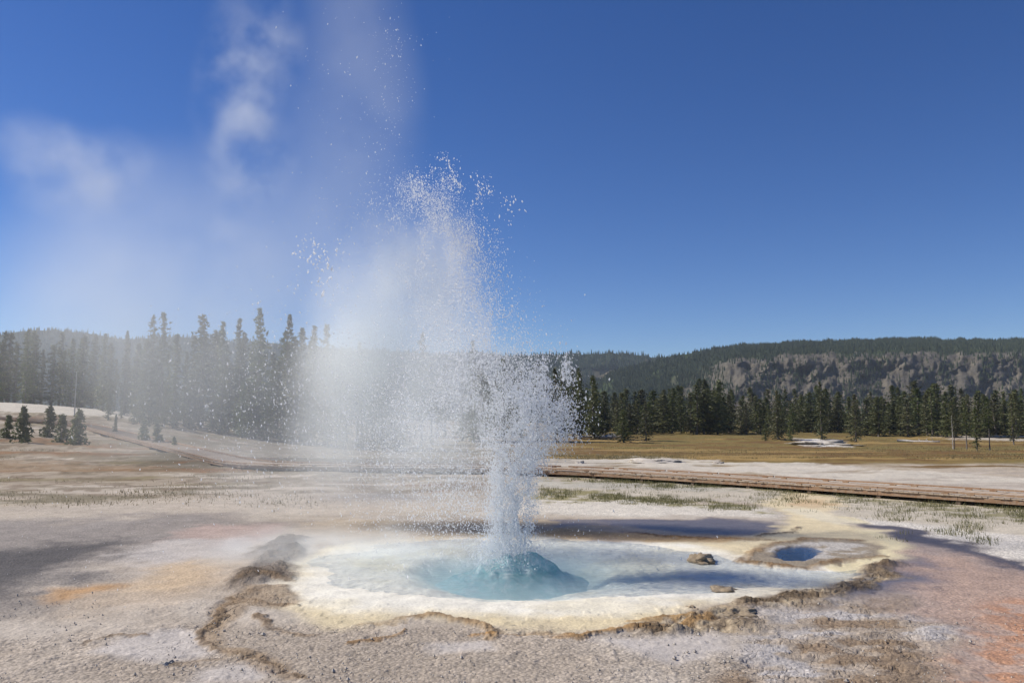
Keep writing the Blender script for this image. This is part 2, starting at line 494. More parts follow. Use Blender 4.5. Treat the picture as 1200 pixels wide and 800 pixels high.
    stair2 = (np.floor(ter2) + sstep(.3, .5, ter2 - np.floor(ter2))) / 3
    Z = Z + .035 * stair * brk + .035 * stair2 * np.clip(brk, 0, .9) + .02 * nF * np.maximum(mR, mH * .7)
    crk = sstep(.045, .0, np.abs(fbm(X * 2.6, Y * 3.8, 175, 5))) * np.maximum.reduce([mR, mF * .8, mH * .7, mS * .7])
    Z = Z - .035 * crk
    setc(brk * sstep(.02, .0, np.abs(ter * 3 - np.round(ter * 3 - .5) - .5) * .5 - .06) * .0, (90, 75, 60))
    Z = Z + .06 * mH + .02 * mR

    def ridge(line, wd, h, c, op=.9, dark=None):
        nonlocal Z
        d = ldist(W2(line), X + wx * .13, Y + wy * .10, 3) + wd * .55 * nF
        k = np.clip(.55 + .9 * nE, .0, 1.3)
        Z = Z + .46 * h * sstep(wd, wd * .55, d) * k + .012 * nF * sstep(wd * 2, wd, d)
        m = sstep(wd * 1.25, wd * .4, d) * op * np.clip(.45 + k * .6, 0, 1)
        setc(m, c)
        setc(m * sstep(.15, .5, fbm(X * 9, Y * 9, 200, 3)) * .6, dark or (112, 90, 64))

    ridge([(424, 731), (450, 729), (478, 723), (512, 721), (545, 728), (562, 737), (571, 747)], .10, .085, (158, 132, 98))
    ridge([(404, 751), (430, 747), (453, 744), (462, 738)], .07, .05, (164, 132, 94))
    ridge([(548, 741), (570, 742), (598, 743)], .06, .04, (160, 124, 78))
    ridge([(616, 741), (650, 746), (682, 749), (712, 744), (745, 739), (792, 736), (832, 722)], .11, .07, (162, 128, 84))
    ridge([(744, 729), (780, 725), (806, 722)], .09, .05, (176, 142, 94))
    ridge([(868, 656), (905, 662), (955, 664), (985, 657), (1030, 651)], .14, .07, (138, 112, 80))
    ridge([(868, 656), (885, 645), (905, 635), (950, 631), (1000, 633)], .12, .05, (158, 132, 98))
    ridge([(735, 622), (760, 626), (800, 629), (850, 631), (890, 631)], .16, .05, (140, 108, 70))
    ridge([(880, 627), (925, 622), (935, 617)], .12, .06, (110, 96, 80))
    ridge([(1000, 690), (1030, 672), (1056, 660)], .2, .08, (112, 98, 80))
    for ln in ([(236, 742), (262, 724), (276, 704), (292, 690)], [(270, 700), (310, 707), (350, 711)], [(304, 724), (322, 735), (352, 741)],
               [(238, 745), (252, 766), (300, 772), (330, 782), (356, 797)], [(100, 752), (130, 746), (158, 747)], [(262, 682), (300, 676), (338, 679)],
               [(180, 780), (215, 776), (245, 774)]):
        ridge(ln, .08, .05, (138, 116, 90), .8, (92, 76, 60))
    # small stony crumbs of relief
    Z = Z + .012 * sstep(.6, 1.3, dp) * sstep(.35, .8, noise(X * 9, Y * 9, 300)) * sstep(16, 12, D) * sstep(.1, .3, dp)

    crack = np.maximum.reduce([mR, mF * .8, mH * .8, mS * .9, .45 * sstep(12, 10.5, Y) * sstep(.2, -.5, nA) * sstep(0, -2, X), .5 * sstep(0, .4, nB) * sstep(11.5, 10.5, Y) * sstep(1.5, 3, X)])
    V = np.stack([X, Y, Z], 1)
    i = np.arange(nr - 1)[:, None] * na + np.arange(na)[None]
    j = np.arange(nr - 1)[:, None] * na + np.roll(np.arange(na), -1)[None]
    F4 = np.stack([i, j, j + na, i + na], -1).reshape(-1, 4)
    me = mesh_np('ground', V, F4, True, [ground_mat()])
    attr(me, 'crack', np.clip(crack, 0, 1))
    attr(me, 'Col', np.clip(col, .01, .9), 'FLOAT_COLOR'); attr(me, 'wet', np.clip(wet, 0, 1)); attr(me, 'peb', np.clip(peb, 0, 1))
    g = link('ground', me)
    tag(g, 'pale sinter ground with cream shelf, dark wet mats and golden meadow', 'ground', kind='structure')
    return g


build_ground()

# ------------------------------------------------------------------ water
def water_mat(name, absorb, scatter, ad, sd, ripple=.35, scale=9, refl=1.0, rough=.08):
    t = NT(name); P = t.pos()
    b = t.n('ShaderNodeBump', {'Height': t.noise(P, scale, 4, .65), 'Strength': ripple, 'Distance': .05})
    tr = t.n('ShaderNodeBsdfTransparent', {0: (.96, .98, 1, 1)})
    gl = t.n('ShaderNodeBsdfGlossy', {'Color': (.95, .97, 1, 1), 'Roughness': rough, 'Normal': b.outputs[0]})
    fr = t.n('ShaderNodeFresnel', {'IOR': 1.33, 'Normal': b.outputs[0]})
    t.surf(t.n('ShaderNodeMixShader', {0: t.math('MULTIPLY', fr.outputs[0], refl), 1: tr.outputs[0], 2: gl.outputs[0]}).outputs[0])
    va = t.n('ShaderNodeVolumeAbsorption', {'Color': (*absorb, 1), 'Density': ad})
    vs = t.n('ShaderNodeVolumeScatter', {'Color': (*scatter, 1), 'Density': sd})
    t.vol(t.n('ShaderNodeAddShader', {0: va.outputs[0], 1: vs.outputs[0]}).outputs[0])
    return t.m


def water_sheet(name, poly, z, mat, label, bottom=-2.2, grow=0.0):
    q = W2(poly)[:, :2]
    c = q.mean(0); q = c + (q - c) * (1 + grow)
    # resample smooth outline
    n = len(q); pts = []
    for i in range(n):
        p0, p1, p2, p3 = q[i - 1], q[i], q[(i + 1) % n], q[(i + 2) % n]
        for k in range(6):
            s = k / 6
            pts.append(.5 * ((2 * p1) + (p2 - p0) * s + (2 * p0 - 5 * p1 + 4 * p2 - p3) * s * s + (3 * p1 - p0 - 3 * p2 + p3) * s ** 3))
    v = [(p[0], p[1], z) for p in pts] + [(p[0], p[1], bottom) for p in pts]
    m = len(pts)
    f = [list(range(m)), list(range(2 * m - 1, m - 1, -1))] + [[i + m, (i + 1) % m + m, (i + 1) % m, i] for i in range(m)]
    me = bpy.data.meshes.new(name); me.from_pydata(v, [], f); me.materials.append(mat); me.update()
    import bmesh
    bm = bmesh.new(); bm.from_mesh(me); bmesh.ops.recalc_face_normals(bm, faces=bm.faces); bm.to_mesh(me); bm.free()
    return tag(link(name, me), label, 'water', kind='structure')


water_sheet('pool_water', POOL, -.022, water_mat('hot_spring_water', (.36, .70, .77), (.82, .93, .96), .42, .55, 1.0, 5, .5, .22),
            'clear blue green water of the geyser pool on the cream shelf', grow=.10)
water_sheet('side_pool_water', SIDE, -.035, water_mat('blue_pool_water', (.22, .42, .62), (.3, .5, .75), .9, .06, .25, 5, .8, .12),
            'small deep blue pool in its grey sinter island', grow=.12)

# ------------------------------------------------------------------ hills
def hill(name, label, pxs, pys, Y0, Yt, fn_e, paint_fn, umin, umax, du, rows, back=500, cliff=None):
    us = np.arange(umin, umax, du); ss = np.linspace(0, 1, rows)
    U, SS = np.meshgrid(us, ss)
    top = np.interp(600 + FPX * U / CP, pxs, pys)
    e_top = (HOR - top) / FPX
    Yd, E = fn_e(U, SS)
    Yw = Y0 + (Yt - Y0) * Yd
    # rise of the eye line at that depth, so that the crest shows at its height
    E = np.clip(E + fbm(U * 90, SS * 0 + 3, 500, 4) * .012 * (E > .5), 0, 2)
    Zw = HC + Yw * (E * (e_top - 3.5 / FPX) - (1 - E) * 8.6 / Y0)
    if cliff is not None:
        Yw, Zw = cliff(U, SS, Yw, Zw, E)
    X = U * Yw
    V = np.stack([X, Yw, Zw], -1)
    bk = V[-1].copy(); bk[:, 1] += back; bk[:, 0] *= (bk[:, 1] / (bk[:, 1] - back)); bk[:, 2] = -6
    V = np.vstack([V.reshape(-1, 3), bk]); nr = rows + 1; na = len(us)
    i = (np.arange(nr - 1)[:, None] * na + np.arange(na - 1)[None]).ravel()
    F4 = np.stack([i, i + 1, i + 1 + na, i + na], 1)
    t = NT(name + '_surface'); P = t.pos()
    c = t.n('ShaderNodeAttribute', attribute_name='Col').outputs['Color']
    v = t.mr(t.noise(P, .06, 6, .7), .3, .7, .65, 1.35)
    c = t.mix(1.0, c, t.n('ShaderNodeCombineColor', {0: v, 1: v, 2: v}).outputs[0], 'MULTIPLY')
    b = t.n('ShaderNodeBump', {'Height': t.noise(P, .12, 6, .7), 'Strength': .8, 'Distance': 5.0})
    t.surf(t.n('ShaderNodeBsdfPrincipled', {'Base Color': c, 'Roughness': .95, 'Specular IOR Level': .1, 'Normal': b.outputs[0]}).outputs[0])
    me = mesh_np(name, V, F4, True, [t.m])
    cc = paint_fn(U, SS, E, top).reshape(-1, 3); cc = np.vstack([cc, np.tile(cc[:1], (na, 1))])
    attr(me, 'Col', cc, 'FLOAT_COLOR')
    tag(link(name, me), label, 'hill', kind='structure')
    return us, ss, V[:-na].reshape(rows, na, 3)


MX = [560, 640, 690, 720, 765, 790, 815, 870, 960, 1050, 1120, 1200, 1500]
MY = [452, 450, 447, 433, 421, 414, 408, 402, 397, 395, 395, 396, 400]


def e_mesa(U, s):
    k = sstep(.21, .29, U)                      # share of cliff along the hill
    Ea = s ** .9
    Eb = np.interp(s, [0, .28, .34, .62, .68, .8, 1], [0, .30, .36, .80, .84, .93, 1.0])
    Yd = np.interp(s, [0, .28, .34, .62, .68, .8, 1], [0, .26, .29, .40, .46, .68, 1.0])
    return Yd * k + (s) * (1 - k), Ea * (1 - k) + Eb * k


def cliff_mesa(U, s, Yw, Zw, E):
    k = sstep(.21, .29, U) * sstep(.2, .36, s) * sstep(.74, .6, s)
    b = fbm(U * 60, s * 10, 600, 5); r = 1 - np.abs(fbm(U * 28, s * 5, 610, 4))
    Yw = Yw + k * (b * 4 - r * 2.5 + fbm(U * 70, s * 30, 615, 4) * 2.5) + fbm(U * 30, s * 8, 620, 4) * 8
    Zw = Zw + k * fbm(U * 70, s * 12, 630, 4) * 3.0
    return Yw, Zw


def col_mesa(U, s, E, top):
    k = sstep(.19, .27, U + .02 * fbm(U * 60, s * 5, 640, 3)) * sstep(.0, .10, s) * sstep(.75, .68, s + .05 * fbm(U * 50, s * 8, 645, 4))
    k = np.maximum(k, .9 * sstep(.12, .45, fbm(U * 40, s * 5, 650, 4)) * sstep(.1, .16, U) * sstep(.75, .5, s))
    g = lin((66, 78, 46)) * .8; r1 = lin((119, 112, 100)) * .75; r2 = lin((101, 96, 88)) * .75
    st = sstep(-.6, .6, fbm(U * 110, s * 26, 660, 5))[..., None]
    rock = r1 * st + r2 * (1 - st)
    tal = sstep(.4, .2, s)[..., None] * .6
    rock = rock * (1 - tal) + (lin((136, 122, 104)) * .7) * tal
    return g * (1 - k[..., None]) + rock * k[..., None]


mesa = hill('hill', 'broad flat topped hill with grey cliff band and forested crest', MX, MY, 620, 1150, e_mesa, col_mesa, .0, 1.0, .0011, 90, 600, cliff_mesa)

RX = [-400, 0, 60, 100, 140, 200, 300, 400, 500, 570, 640, 700, 740, 775, 830, 900]
RY = [384, 386, 385, 388, 393, 391, 399, 407, 410, 412, 412, 411, 412, 417, 428, 440]


def e_ridge(U, s): return s, s ** .85


def col_ridge(U, s, E, top):
    g = lin((60, 68, 50)) * .8
    b = sstep(.5, .8, fbm(U * 45, s * 6, 700, 4))[..., None] * sstep(.05, .2, U)[..., None] * .6
    p = (np.exp(-((600 + FPX * U - 718) / 22) ** 2) * np.exp(-((s - .62) / .08) ** 2) * 1.2)[..., None].clip(0, 1)
    c = g * (1 - b) + lin((120, 110, 92)) * .7 * b
    return c * (1 - p) + lin((150, 138, 112)) * .8 * p


def cliff_ridge(U, s, Yw, Zw, E):
    return Yw + fbm(U * 20, s * 5, 710, 4) * 40, Zw + fbm(U * 25, s * 6, 720, 4) * 6 * sstep(0, .3, s) * sstep(1, .85, s)


ridge_h = hill('far_ridge', 'distant low forested ridge along the horizon', RX, RY, 1250, 1900, e_ridge, col_ridge, -1.0, .34, .002, 60, 600, cliff_ridge)


def tiny_trees(name, label, surf, dens, n, hmin, hmax, seed):
    us, ss, V = surf; rg = np.random.default_rng(seed)
    rows, na = V.shape[:2]
    a = rg.random(n * 6) * (na - 1.01); b = rg.random(n * 6) ** .8 * (rows - 1.01)
    U = np.interp(a, np.arange(na), us); s = b / (rows - 1)
    ok = rg.random(n * 6) < dens(U, s); a, b = a[ok][:n], b[ok][:n]; n = len(a)
    ia, ib = a.astype(int), b.astype(int); fa = (a - ia)[:, None]; fb = (b - ib)[:, None]
    p = (V[ib, ia] * (1 - fa) + V[ib, ia + 1] * fa) * (1 - fb) + (V[ib + 1, ia] * (1 - fa) + V[ib + 1, ia + 1] * fa) * fb
    h = rg.uniform(hmin, hmax, n)
    vs, fs = [], []
    K = 5
    base = []
    for (z0, z1, r) in ((.05, .6, .17), (.32, 1.0, .12)):
        for k in range(K):
            t = 2 * math.pi * k / K; base.append((r * math.cos(t), r * math.sin(t), z0))
        base.append((0, 0, z1))
    base = np.array(base)
    tri = []
    for q in (0, K + 1):
        tri += [(q + k, q + (k + 1) % K, q + K) for k in range(K)]
    tri = np.array(tri)
    jit = 1 + .35 * (rg.random((n, len(base), 1)) - .5)
    VV = p[:, None] + base[None] * h[:, None, None] * jit - np.array([0, 0, .5])
    FF = tri[None] + (np.arange(n) * len(base))[:, None, None]
    me = mesh_np(name, VV.reshape(-1, 3), FF.reshape(-1, 3), False, [M_HILLTREE])
    return tag(link(name, me), label, 'forest', kind='stuff')


def dens_mesa(U, s):
    k = sstep(.2, .28, U)
    px = 600 + FPX * U
    d = sstep(.68, .74, s + .03 * fbm(U * 50, s * 4, 645, 4)) * 1.0
    d = np.maximum(d, .03 + .12 * sstep(.1, .6, fbm(U * 40, s * 8, 800, 4)))
    left = np.clip(.75 - .9 * sstep(.12, .45, fbm(U * 40, s * 5, 650, 4)), .05, 1)
    return np.where(U < .2, left, d * k + left * (1 - k)) * (U < .72)


tiny_trees('hill_forest', 'dark conifer forest covering the crest and ledges of the cliff hill', mesa, dens_mesa, 30000, 3.5, 6.8, 5)
tiny_trees('ridge_forest', 'distant dark forest covering the low ridge', ridge_h,
           lambda U, s: np.where(np.exp(-((600 + FPX * U - 718) / 22) ** 2) * np.exp(-((s - .62) / .08) ** 2) > .3, .05, .9) * (U > -.72), 16000, 8, 13, 6)

# ------------------------------------------------------------------ trees
def crown_mesh(h, r, base, seed, nb=120, ragged=.3, blunt=.0):
    rg = np.random.default_rng(seed); V = []; Fq = []
    for i in range(nb):
        f = base + (1 - base) * ((i + rg.random()) / nb) ** .92
        q = (f - base) / (1 - base)
        prof = (1 - q) ** (.75 - .25 * blunt) * min(1, .35 + q * 4) + .05
        L = r * prof * rg.uniform(1 - ragged * 1.6, 1 + ragged)
        az = rg.random() * 2 * math.pi
        up = .35 * q - .25 + rg.uniform(-.12, .12)
        d = np.array([math.cos(az), math.sin(az), up])
        side = np.array([-math.sin(az), math.cos(az), 0])
        o = np.array([0, 0, f * h])
        nt = max(2, int(L / .28))
        for k in range(nt):
            a = (k + .6) / nt
            c = o + d * L * a + np.array([0, 0, -.12 * L * a * a])
            wdt = (.20 + .42 * L * a * (1.25 - a)) * rg.uniform(.7, 1.3)
            for _ in range(3):
                s1 = side * rg.normal(0, 1) + d * rg.normal(.35, .6) + np.array([0, 0, rg.normal(.1, .55)])
                s1 /= np.linalg.norm(s1)
                s2 = np.cross(s1, rg.normal(0, 1, 3)); s2 /= np.linalg.norm(s2) + 1e-6
                e = c + side * rg.normal(0, .3) * wdt + np.array([0, 0, rg.normal(0, .06)])
                ln = rg.uniform(.26, .5) * (.6 + .5 * wdt); w = ln * rg.uniform(.22, .4)
                b = len(V)
                V += [e - s1 * ln * .4, e + s2 * w, e + s1 * ln, e - s2 * w]
                Fq.append((b, b + 1, b + 2, b + 3))
    # leader
    for k in range(4):
        b = len(V); z = h * (1 - .02 * k)
        V += [np.array([0, 0, z - .4]), np.array([.1, .05 * k, z - .15]), np.array([0, 0, z + .25]), np.array([-.1, -.05 * k, z - .15])]
        Fq.append((b, b + 1, b + 2, b + 3))
    return mesh_np('crown', np.array(V), np.array(Fq), False, [M_PINE])


def trunk_mesh(h, r, seed, limbs=6, mat=None, broken=False):
    rg = np.random.default_rng(seed); m = MB()
    n = 7; ox = np.cumsum(rg.normal(0, .03, n)); oy = np.cumsum(rg.normal(0, .03, n)); ox -= ox[0]; oy -= oy[0]
    pts = [(ox[i], oy[i], -.3 + (h + .3) * i / (n - 1)) for i in range(n)]
    m.tube(pts, [r * (1 - .88 * i / (n - 1)) if not broken else r * (1 - .6 * i / (n - 1)) for i in range(n)], 7)
    for _ in range(limbs):
        z = rg.uniform(.12, .9 if broken else .5) * h; a = rg.random() * 6.28; L = rg.uniform(.3, 1.0) * (1.2 - z / h)
        p = np.array([0, 0, z]); q = p + np.array([math.cos(a) * L, math.sin(a) * L, rg.uniform(-.2, .25)])
        m.tube([p, (p + q) / 2 + np.array([0, 0, .03]), q], [r * .22, r * .15, r * .05], 4)
    return m.mesh('trunk', [mat or M_BARK], True)


VAR = []
SPEC = [(12, 1.75, .03, 165, .35, .2), (13, 1.5, .1, 150, .4, .0), (11, 1.9, .02, 150, .3, .3), (14, 1.4, .33, 120, .45, .3), (12, 1.6, .05, 155, .5, .5),
        (10, 2.0, .04, 160, .35, .6), (15, 1.6, .42, 110, .5, .5), (12, 1.35, .02, 150, .3, .0)]
for i, (h, r, b, nb, rag, bl) in enumerate(SPEC):
    VAR.append((h, crown_mesh(h, r, b, 100 + i, nb, rag, bl), trunk_mesh(h * .97, .16 + .01 * i % .05, 200 + i)))
# young trees: bushy to the ground
YOUNG = []
for i in range(3):
    YOUNG.append((3.0, crown_mesh(3.0, .95, .03, 300 + i, 90, .3, .2), trunk_mesh(2.9, .05, 310 + i, 2)))


def tree(name, xy, h, var, label, group=None, rot=None, wide=1.0, cat='tree'):
    hv, cr, tk = var
    x, y = xy
    o = empty(name, (x, y, float(macro(x, y)) - .15))
    k = h / hv
    o.scale = (k * wide, k * wide, k); o.rotation_euler.z = random.random() * 6.28 if rot is None else rot
    link('crown', cr, o); link('trunk', tk, o)
    return tag(o, label, cat, group)


def height_to(px, py_top, y):
    p = at(px, py_top, y); return p[2] - float(macro(p[0], y)) + .15, p[0]


# trees one can point to at the right
def right_tree(px, base, top, v, label, wide=1.0, name='conifer_tree'):
    p = hit(px, base); h, x = height_to(px, top, p[1])
    return tree(name, (p[0], p[1]), h, VAR[v], label, wide=wide)


right_tree(731, 518, 480, 5, 'rounded pine standing apart in the golden meadow, bushier of the meadow pair', 1.9)
right_tree(757, 516, 470, 0, 'taller pine of the meadow pair, just behind the rounded one', 1.6)
right_tree(678, 511, 432, 2, 'tallest dark conifer at the meadow edge beside the geyser spray', 1.0)
right_tree(660, 511, 446, 4, 'dark conifer half hidden by the right edge of the spray')
right_tree(697, 509, 446, 0, 'conifer right beside the tallest one at the meadow edge')
right_tree(912, 515, 458, 5, 'bushy pine in front of the forest, left of the white outcrop', 1.1)
right_tree(926, 517, 490, 2, 'low bushy pine in front of the forest, left of the white outcrop')
right_tree(897, 516, 496, 5, 'smallest squat pine at the forest edge, left of the white outcrop', 1.3)
right_tree(963, 515, 448, 0, 'bushy dark conifer directly behind the white outcrop', 1.1)
right_tree(1003, 518, 462, 2, 'broad dark conifer right of the white outcrop', 1.2)
right_tree(1119, 526, 474, 6, 'thin pine with bare trunk, leftmost of the clump in the meadow', .9)
right_tree(1133, 526, 470, 3, 'pine with bare trunk in the middle of the meadow clump', 1.1)
right_tree(1145, 527, 478, 4, 'leaning stout pine in the meadow clump', 1.1)
right_tree(1160, 527, 466, 6, 'tallest long trunked pine at the right end of the meadow clump', 1.1)
right_tree(1188, 521, 462, 1, 'dark conifer near the right edge, right of the meadow clump', 1.1)

lab_front = 'dark green conifer in the dense forest beyond the golden meadow'
n_right = 0
for row, (Ya, Yb, cnt, ta, tb) in enumerate(((172, 188, 72, 458, 477), (190, 212, 54, 453, 468), (215, 245, 44, 450, 462))):
    for i in range(cnt):
        px = 655 + (1275 - 655) * (i + random.uniform(.1, .9)) / cnt
        Y = random.uniform(Ya, Yb) - 22 * sstep(900, 1200, px)
        if row == 0 and 930 < px < 990: Y += 18
        bump = 5 * math.sin(px * .021) + 4 * math.sin(px * .05 + 1)
        top = random.uniform(ta, tb) + bump + 5 * float(sstep(1000, 1200, px))
        if px < 700: top -= 8
        h, x = height_to(px, top, Y)
        tree('conifer_tree', (x, Y), h, VAR[random.choice((0, 2, 2, 4, 5, 7, 0, 5))], lab_front, 'conifers in the forest beyond the meadow', wide=random.uniform(1.45, 2.1))
        n_right += 1

# trees behind the spray and at the left
def left_tree(px, top, Y, v, label, wide=1.0, group=None):
    h, x = height_to(px, top, Y)
    return tree('conifer_tree', (x, Y), h, VAR[v], label, group, wide=wide)


for px, top, Y, v, label, wd in (
        (180, 370, 112, 3, 'tall conifer with pointed top, left one of the twin spires in the veiled forest', 1.1),
        (193, 366, 112, 6, 'tall conifer with pointed top, right one of the twin spires in the veiled forest', 1.1),
        (238, 370, 108, 4, 'tall broad topped pine right of the twin spires', 1.3),
        (262, 378, 112, 1, 'slim conifer between the broad topped pine and the tallest one', 1.0),
        (281, 374, 116, 7, 'slim pointed conifer just left of the tallest one in the veiled forest', 1.0),
        (305, 362, 105, 0, 'tallest conifer of the steam veiled forest, wide crowned', 1.0),
        (340, 369, 108, 7, 'narrow spire conifer right of the tallest one in the veiled forest', .9),
        (369, 383, 110, 1, 'conifer dimmed by steam beside the fountain, left of a pair', 1.0),
        (383, 381, 112, 4, 'conifer dimmed by steam beside the fountain, right of a pair', 1.0),
        (34, 387, 128, 0, 'pointed conifer rising above the dark forest at the far left edge', 1.0),
        (150, 388, 118, 7, 'slim conifer left of the twin spires', .9),
        (495, 390, 118, 3, 'lone spire conifer seen through the middle of the spray', 1.0),
        (554, 400, 140, 1, 'lone conifer peeking over the right flank of the tall spray', 1.0)):
    left_tree(px, top, Y, v, label, wd)
for i in range(84):
    px = -70 + (700 + 70) * ((i + random.uniform(.05, .95)) / 84) ** 1.25
    if px < 125: Y = random.uniform(128, 150); top = random.uniform(388, 412)
    elif px < 165: Y = random.uniform(118, 140); top = random.uniform(400, 425)
    elif px < 430: Y = random.uniform(104, 135); top = random.uniform(384, 425)
    else: Y = random.uniform(125, 165); top = random.uniform(418, 445)
    left_tree(px, top, Y, random.choice((0, 1, 2, 3, 4, 6, 7)), 'grey green conifer in the forest veiled by steam' , random.uniform(1.1, 1.6), 'conifers veiled by steam behind the fountain')
for i in range(26):
    px = 120 + (470 - 120) * (i + random.uniform(.05, .95)) / 26
    Y = random.uniform(96, 106); top = random.uniform(425, 480)
    left_tree(px, top, Y, random.choice((0, 2, 5, 7)), 'low conifer along the front edge of the forest veiled by steam', random.uniform(1.0, 1.3), 'lower conifers along the veiled forest edge')

for px, base, top, v, label in (
        (9, 514, 487, 0, 'faint young conifer at the left edge of the pale slope'),
        (26, 519, 478, 1, 'tallest pointed young conifer on the pale slope, near the left edge'),
        (58, 513, 477, 2, 'slender young conifer, left of a touching pair on the slope'),
        (72, 517, 486, 0, 'bushy young conifer, right of a touching pair on the slope'),
        (91, 520, 481, 1, 'young conifer standing at the upper end of the sloping boardwalk'),
        (168, 520, 492, 2, 'bushy young conifer beyond the sloping boardwalk, left of two'),
        (183, 523, 494, 0, 'bushy young conifer beyond the sloping boardwalk, right of two'),
        (204, 527, 512, 1, 'tiny conifer sapling beside the sloping boardwalk'),
        (135, 510, 486, 1, 'thin sparse sapling beyond the sloping boardwalk')):
    p = hit(px, base); h, x = height_to(px, top, p[1])
    tree('young_conifer', (p[0], p[1]), h, YOUNG[v], label, wide=.45 if 'thin' in label else 1.0)

DEAD = [trunk_mesh(8, .15, 400 + i, 14, M_DEAD, True) for i in range(3)]
for k, (px, base, top, label) in enumerate(((57, 472, 425, 'bare bleached trunk, leftmost of three snags on the slope'),
                                            (63, 472, 430, 'thin bare bleached trunk, middle of three snags on the slope'),
                                            (68, 472, 418, 'tallest bleached bare trunk, rightmost of three snags on the slope'),
                                            (87, 488, 436, 'lone bleached bare trunk above the young conifers'),
                                            (1117, 526, 488, 'pale bare snag at the left end of the meadow clump'))):
    p = hit(px, base); h, x = height_to(px, top, p[1])
    o = link('dead_tree', DEAD[k % 3], None, (p[0], p[1], p[2])); s = h / 8
    o.scale = (s * .75, s * .75, s); o.rotation_euler.z = k * 1.3
    tag(o, label, 'dead tree')

# ------------------------------------------------------------------ logs, stones, mounds
def log(px, py, L, r, ang, label, mat=M_DEAD):
    p = hit(px, py); rg = np.random.default_rng(int(px)); m = MB()
    d = np.array([math.cos(ang), math.sin(ang), 0])
    m.tube([d * L * (k / 5 - .5) + np.array([0, 0, r * .8 + rg.normal(0, .03)]) for k in range(6)], [r * (1 - .1 * k) for k in range(6)], 8)
    for k in range(4):
        b = d * L * rg.uniform(-.4, .45) + np.array([0, 0, r]); q = b + np.array([rg.normal(0, .5), rg.normal(0, .5), rg.uniform(.3, .8)])
        m.tube([b, (b + q) / 2, q], [r * .3, r * .2, r * .08], 5)
    tag(link('fallen_log', m.mesh('fallen_log', [mat], True), None, p), label, 'log')


log(705, 513, 8, .28, .1, 'long grey fallen log at the meadow edge beside the spray')
log(683, 513, 6, .25, -.3, 'short grey fallen log touching the spray edge')
log(716, 511, 4, .2, .9, 'tangled fallen log end near the lone meadow pine')
log(1076, 518, 7, .22, -.9, 'bleached fallen log slanting down from the forest edge')
log(1185, 513, 9, .3, .05, 'pale fallen log lying behind the meadow clump')

M_SINTER = simple('brown_sinter', (.20, .15, .095), (.42, .33, .22), 6, .9, None, .8, 18)
M_STONE = simple('grey_stone', (.26, .225, .19), (.46, .41, .36), 8, .9, None, .6)
M_TAN = simple('tan_sinter', (.38, .33, .27), (.56, .51, .44), 2.0, .95, None, .8)
M_PALE = simple('white_sinter', (.30, .26, .21), (.54, .50, .44), 1.6, .9, None, .9)


def lump(name, px, py, rx, ry, rz, mat, label, cat, seed, sharp=.35):
    p = hit(px, py); rg = np.random.default_rng(seed)
    nu, nv = 28, 12; V = []; F4 = []
    for j in range(nv + 1):
        th = math.pi * .5 * j / nv
        for i in range(nu):
            a = 2 * math.pi * i / nu
            V.append((math.cos(a) * math.cos(th), math.sin(a) * math.cos(th), math.sin(th)))
    V = np.array(V)
    n = fbm(V[:, 0] * 1.7 + seed, V[:, 1] * 1.7 + V[:, 2] * 1.3, seed, 4)
    n2 = fbm(V[:, 0] * 5 + seed, V[:, 1] * 5 + V[:, 2] * 4, seed + 9, 3)
    V = V * (1 + sharp * n + .12 * n2)[:, None] * np.array([rx, ry, rz])
    V[:, 2] = V[:, 2] - .03
    for j in range(nv):
        for i in range(nu):
            F4.append((j * nu + i, j * nu + (i + 1) % nu, (j + 1) * nu + (i + 1) % nu, (j + 1) * nu + i))
    me = mesh_np(name, V, np.array(F4), True, [mat])
    return tag(link(name, me, None, p), label, cat)


lump('sinter_mound', 821, 655, .23, .30, .13, M_SINTER, 'dark brown rounded sinter mound rising from the far right pool edge', 'sinter mound', 3)
lump('sinter_mound', 850, 689, .22, .26, .055, M_SINTER, 'low tan sinter mound on the cream shelf, in front of the blue water', 'sinter mound', 4)
lump('sinter_mound', 860, 715, .30, .30, .07, M_SINTER, 'lumpy tan sinter mound at the start of the broken brown crust', 'sinter mound', 5)
lump('sinter_mound', 810, 712, .12, .14, .05, M_SINTER, 'small flat tan sinter knob at the front of the cream shelf', 'sinter mound', 6)
lump('stone', 194, 776, .07, .08, .05, M_PALE, 'white stone on the grey crust near the bottom left', 'stone', 7)
lump('stone', 842, 543, .30, .35, .16, M_STONE, 'dark stone on the white sinter behind the boardwalk', 'stone', 8)
lump('stone', 680, 544, .35, .4, .22, M_PALE, 'bright white stone behind the boardwalk beside the spray', 'stone', 9)
lump('sinter_outcrop', 958, 521, 3.4, 7.0, .42, M_PALE, 'jagged white sinter outcrop in the meadow below the forest', 'outcrop', 12, .9)
lump('sinter_outcrop', 770, 541, 1.9, 2.4, .22, M_TAN, 'low pale sinter swell behind the boardwalk', 'outcrop', 14, .3)

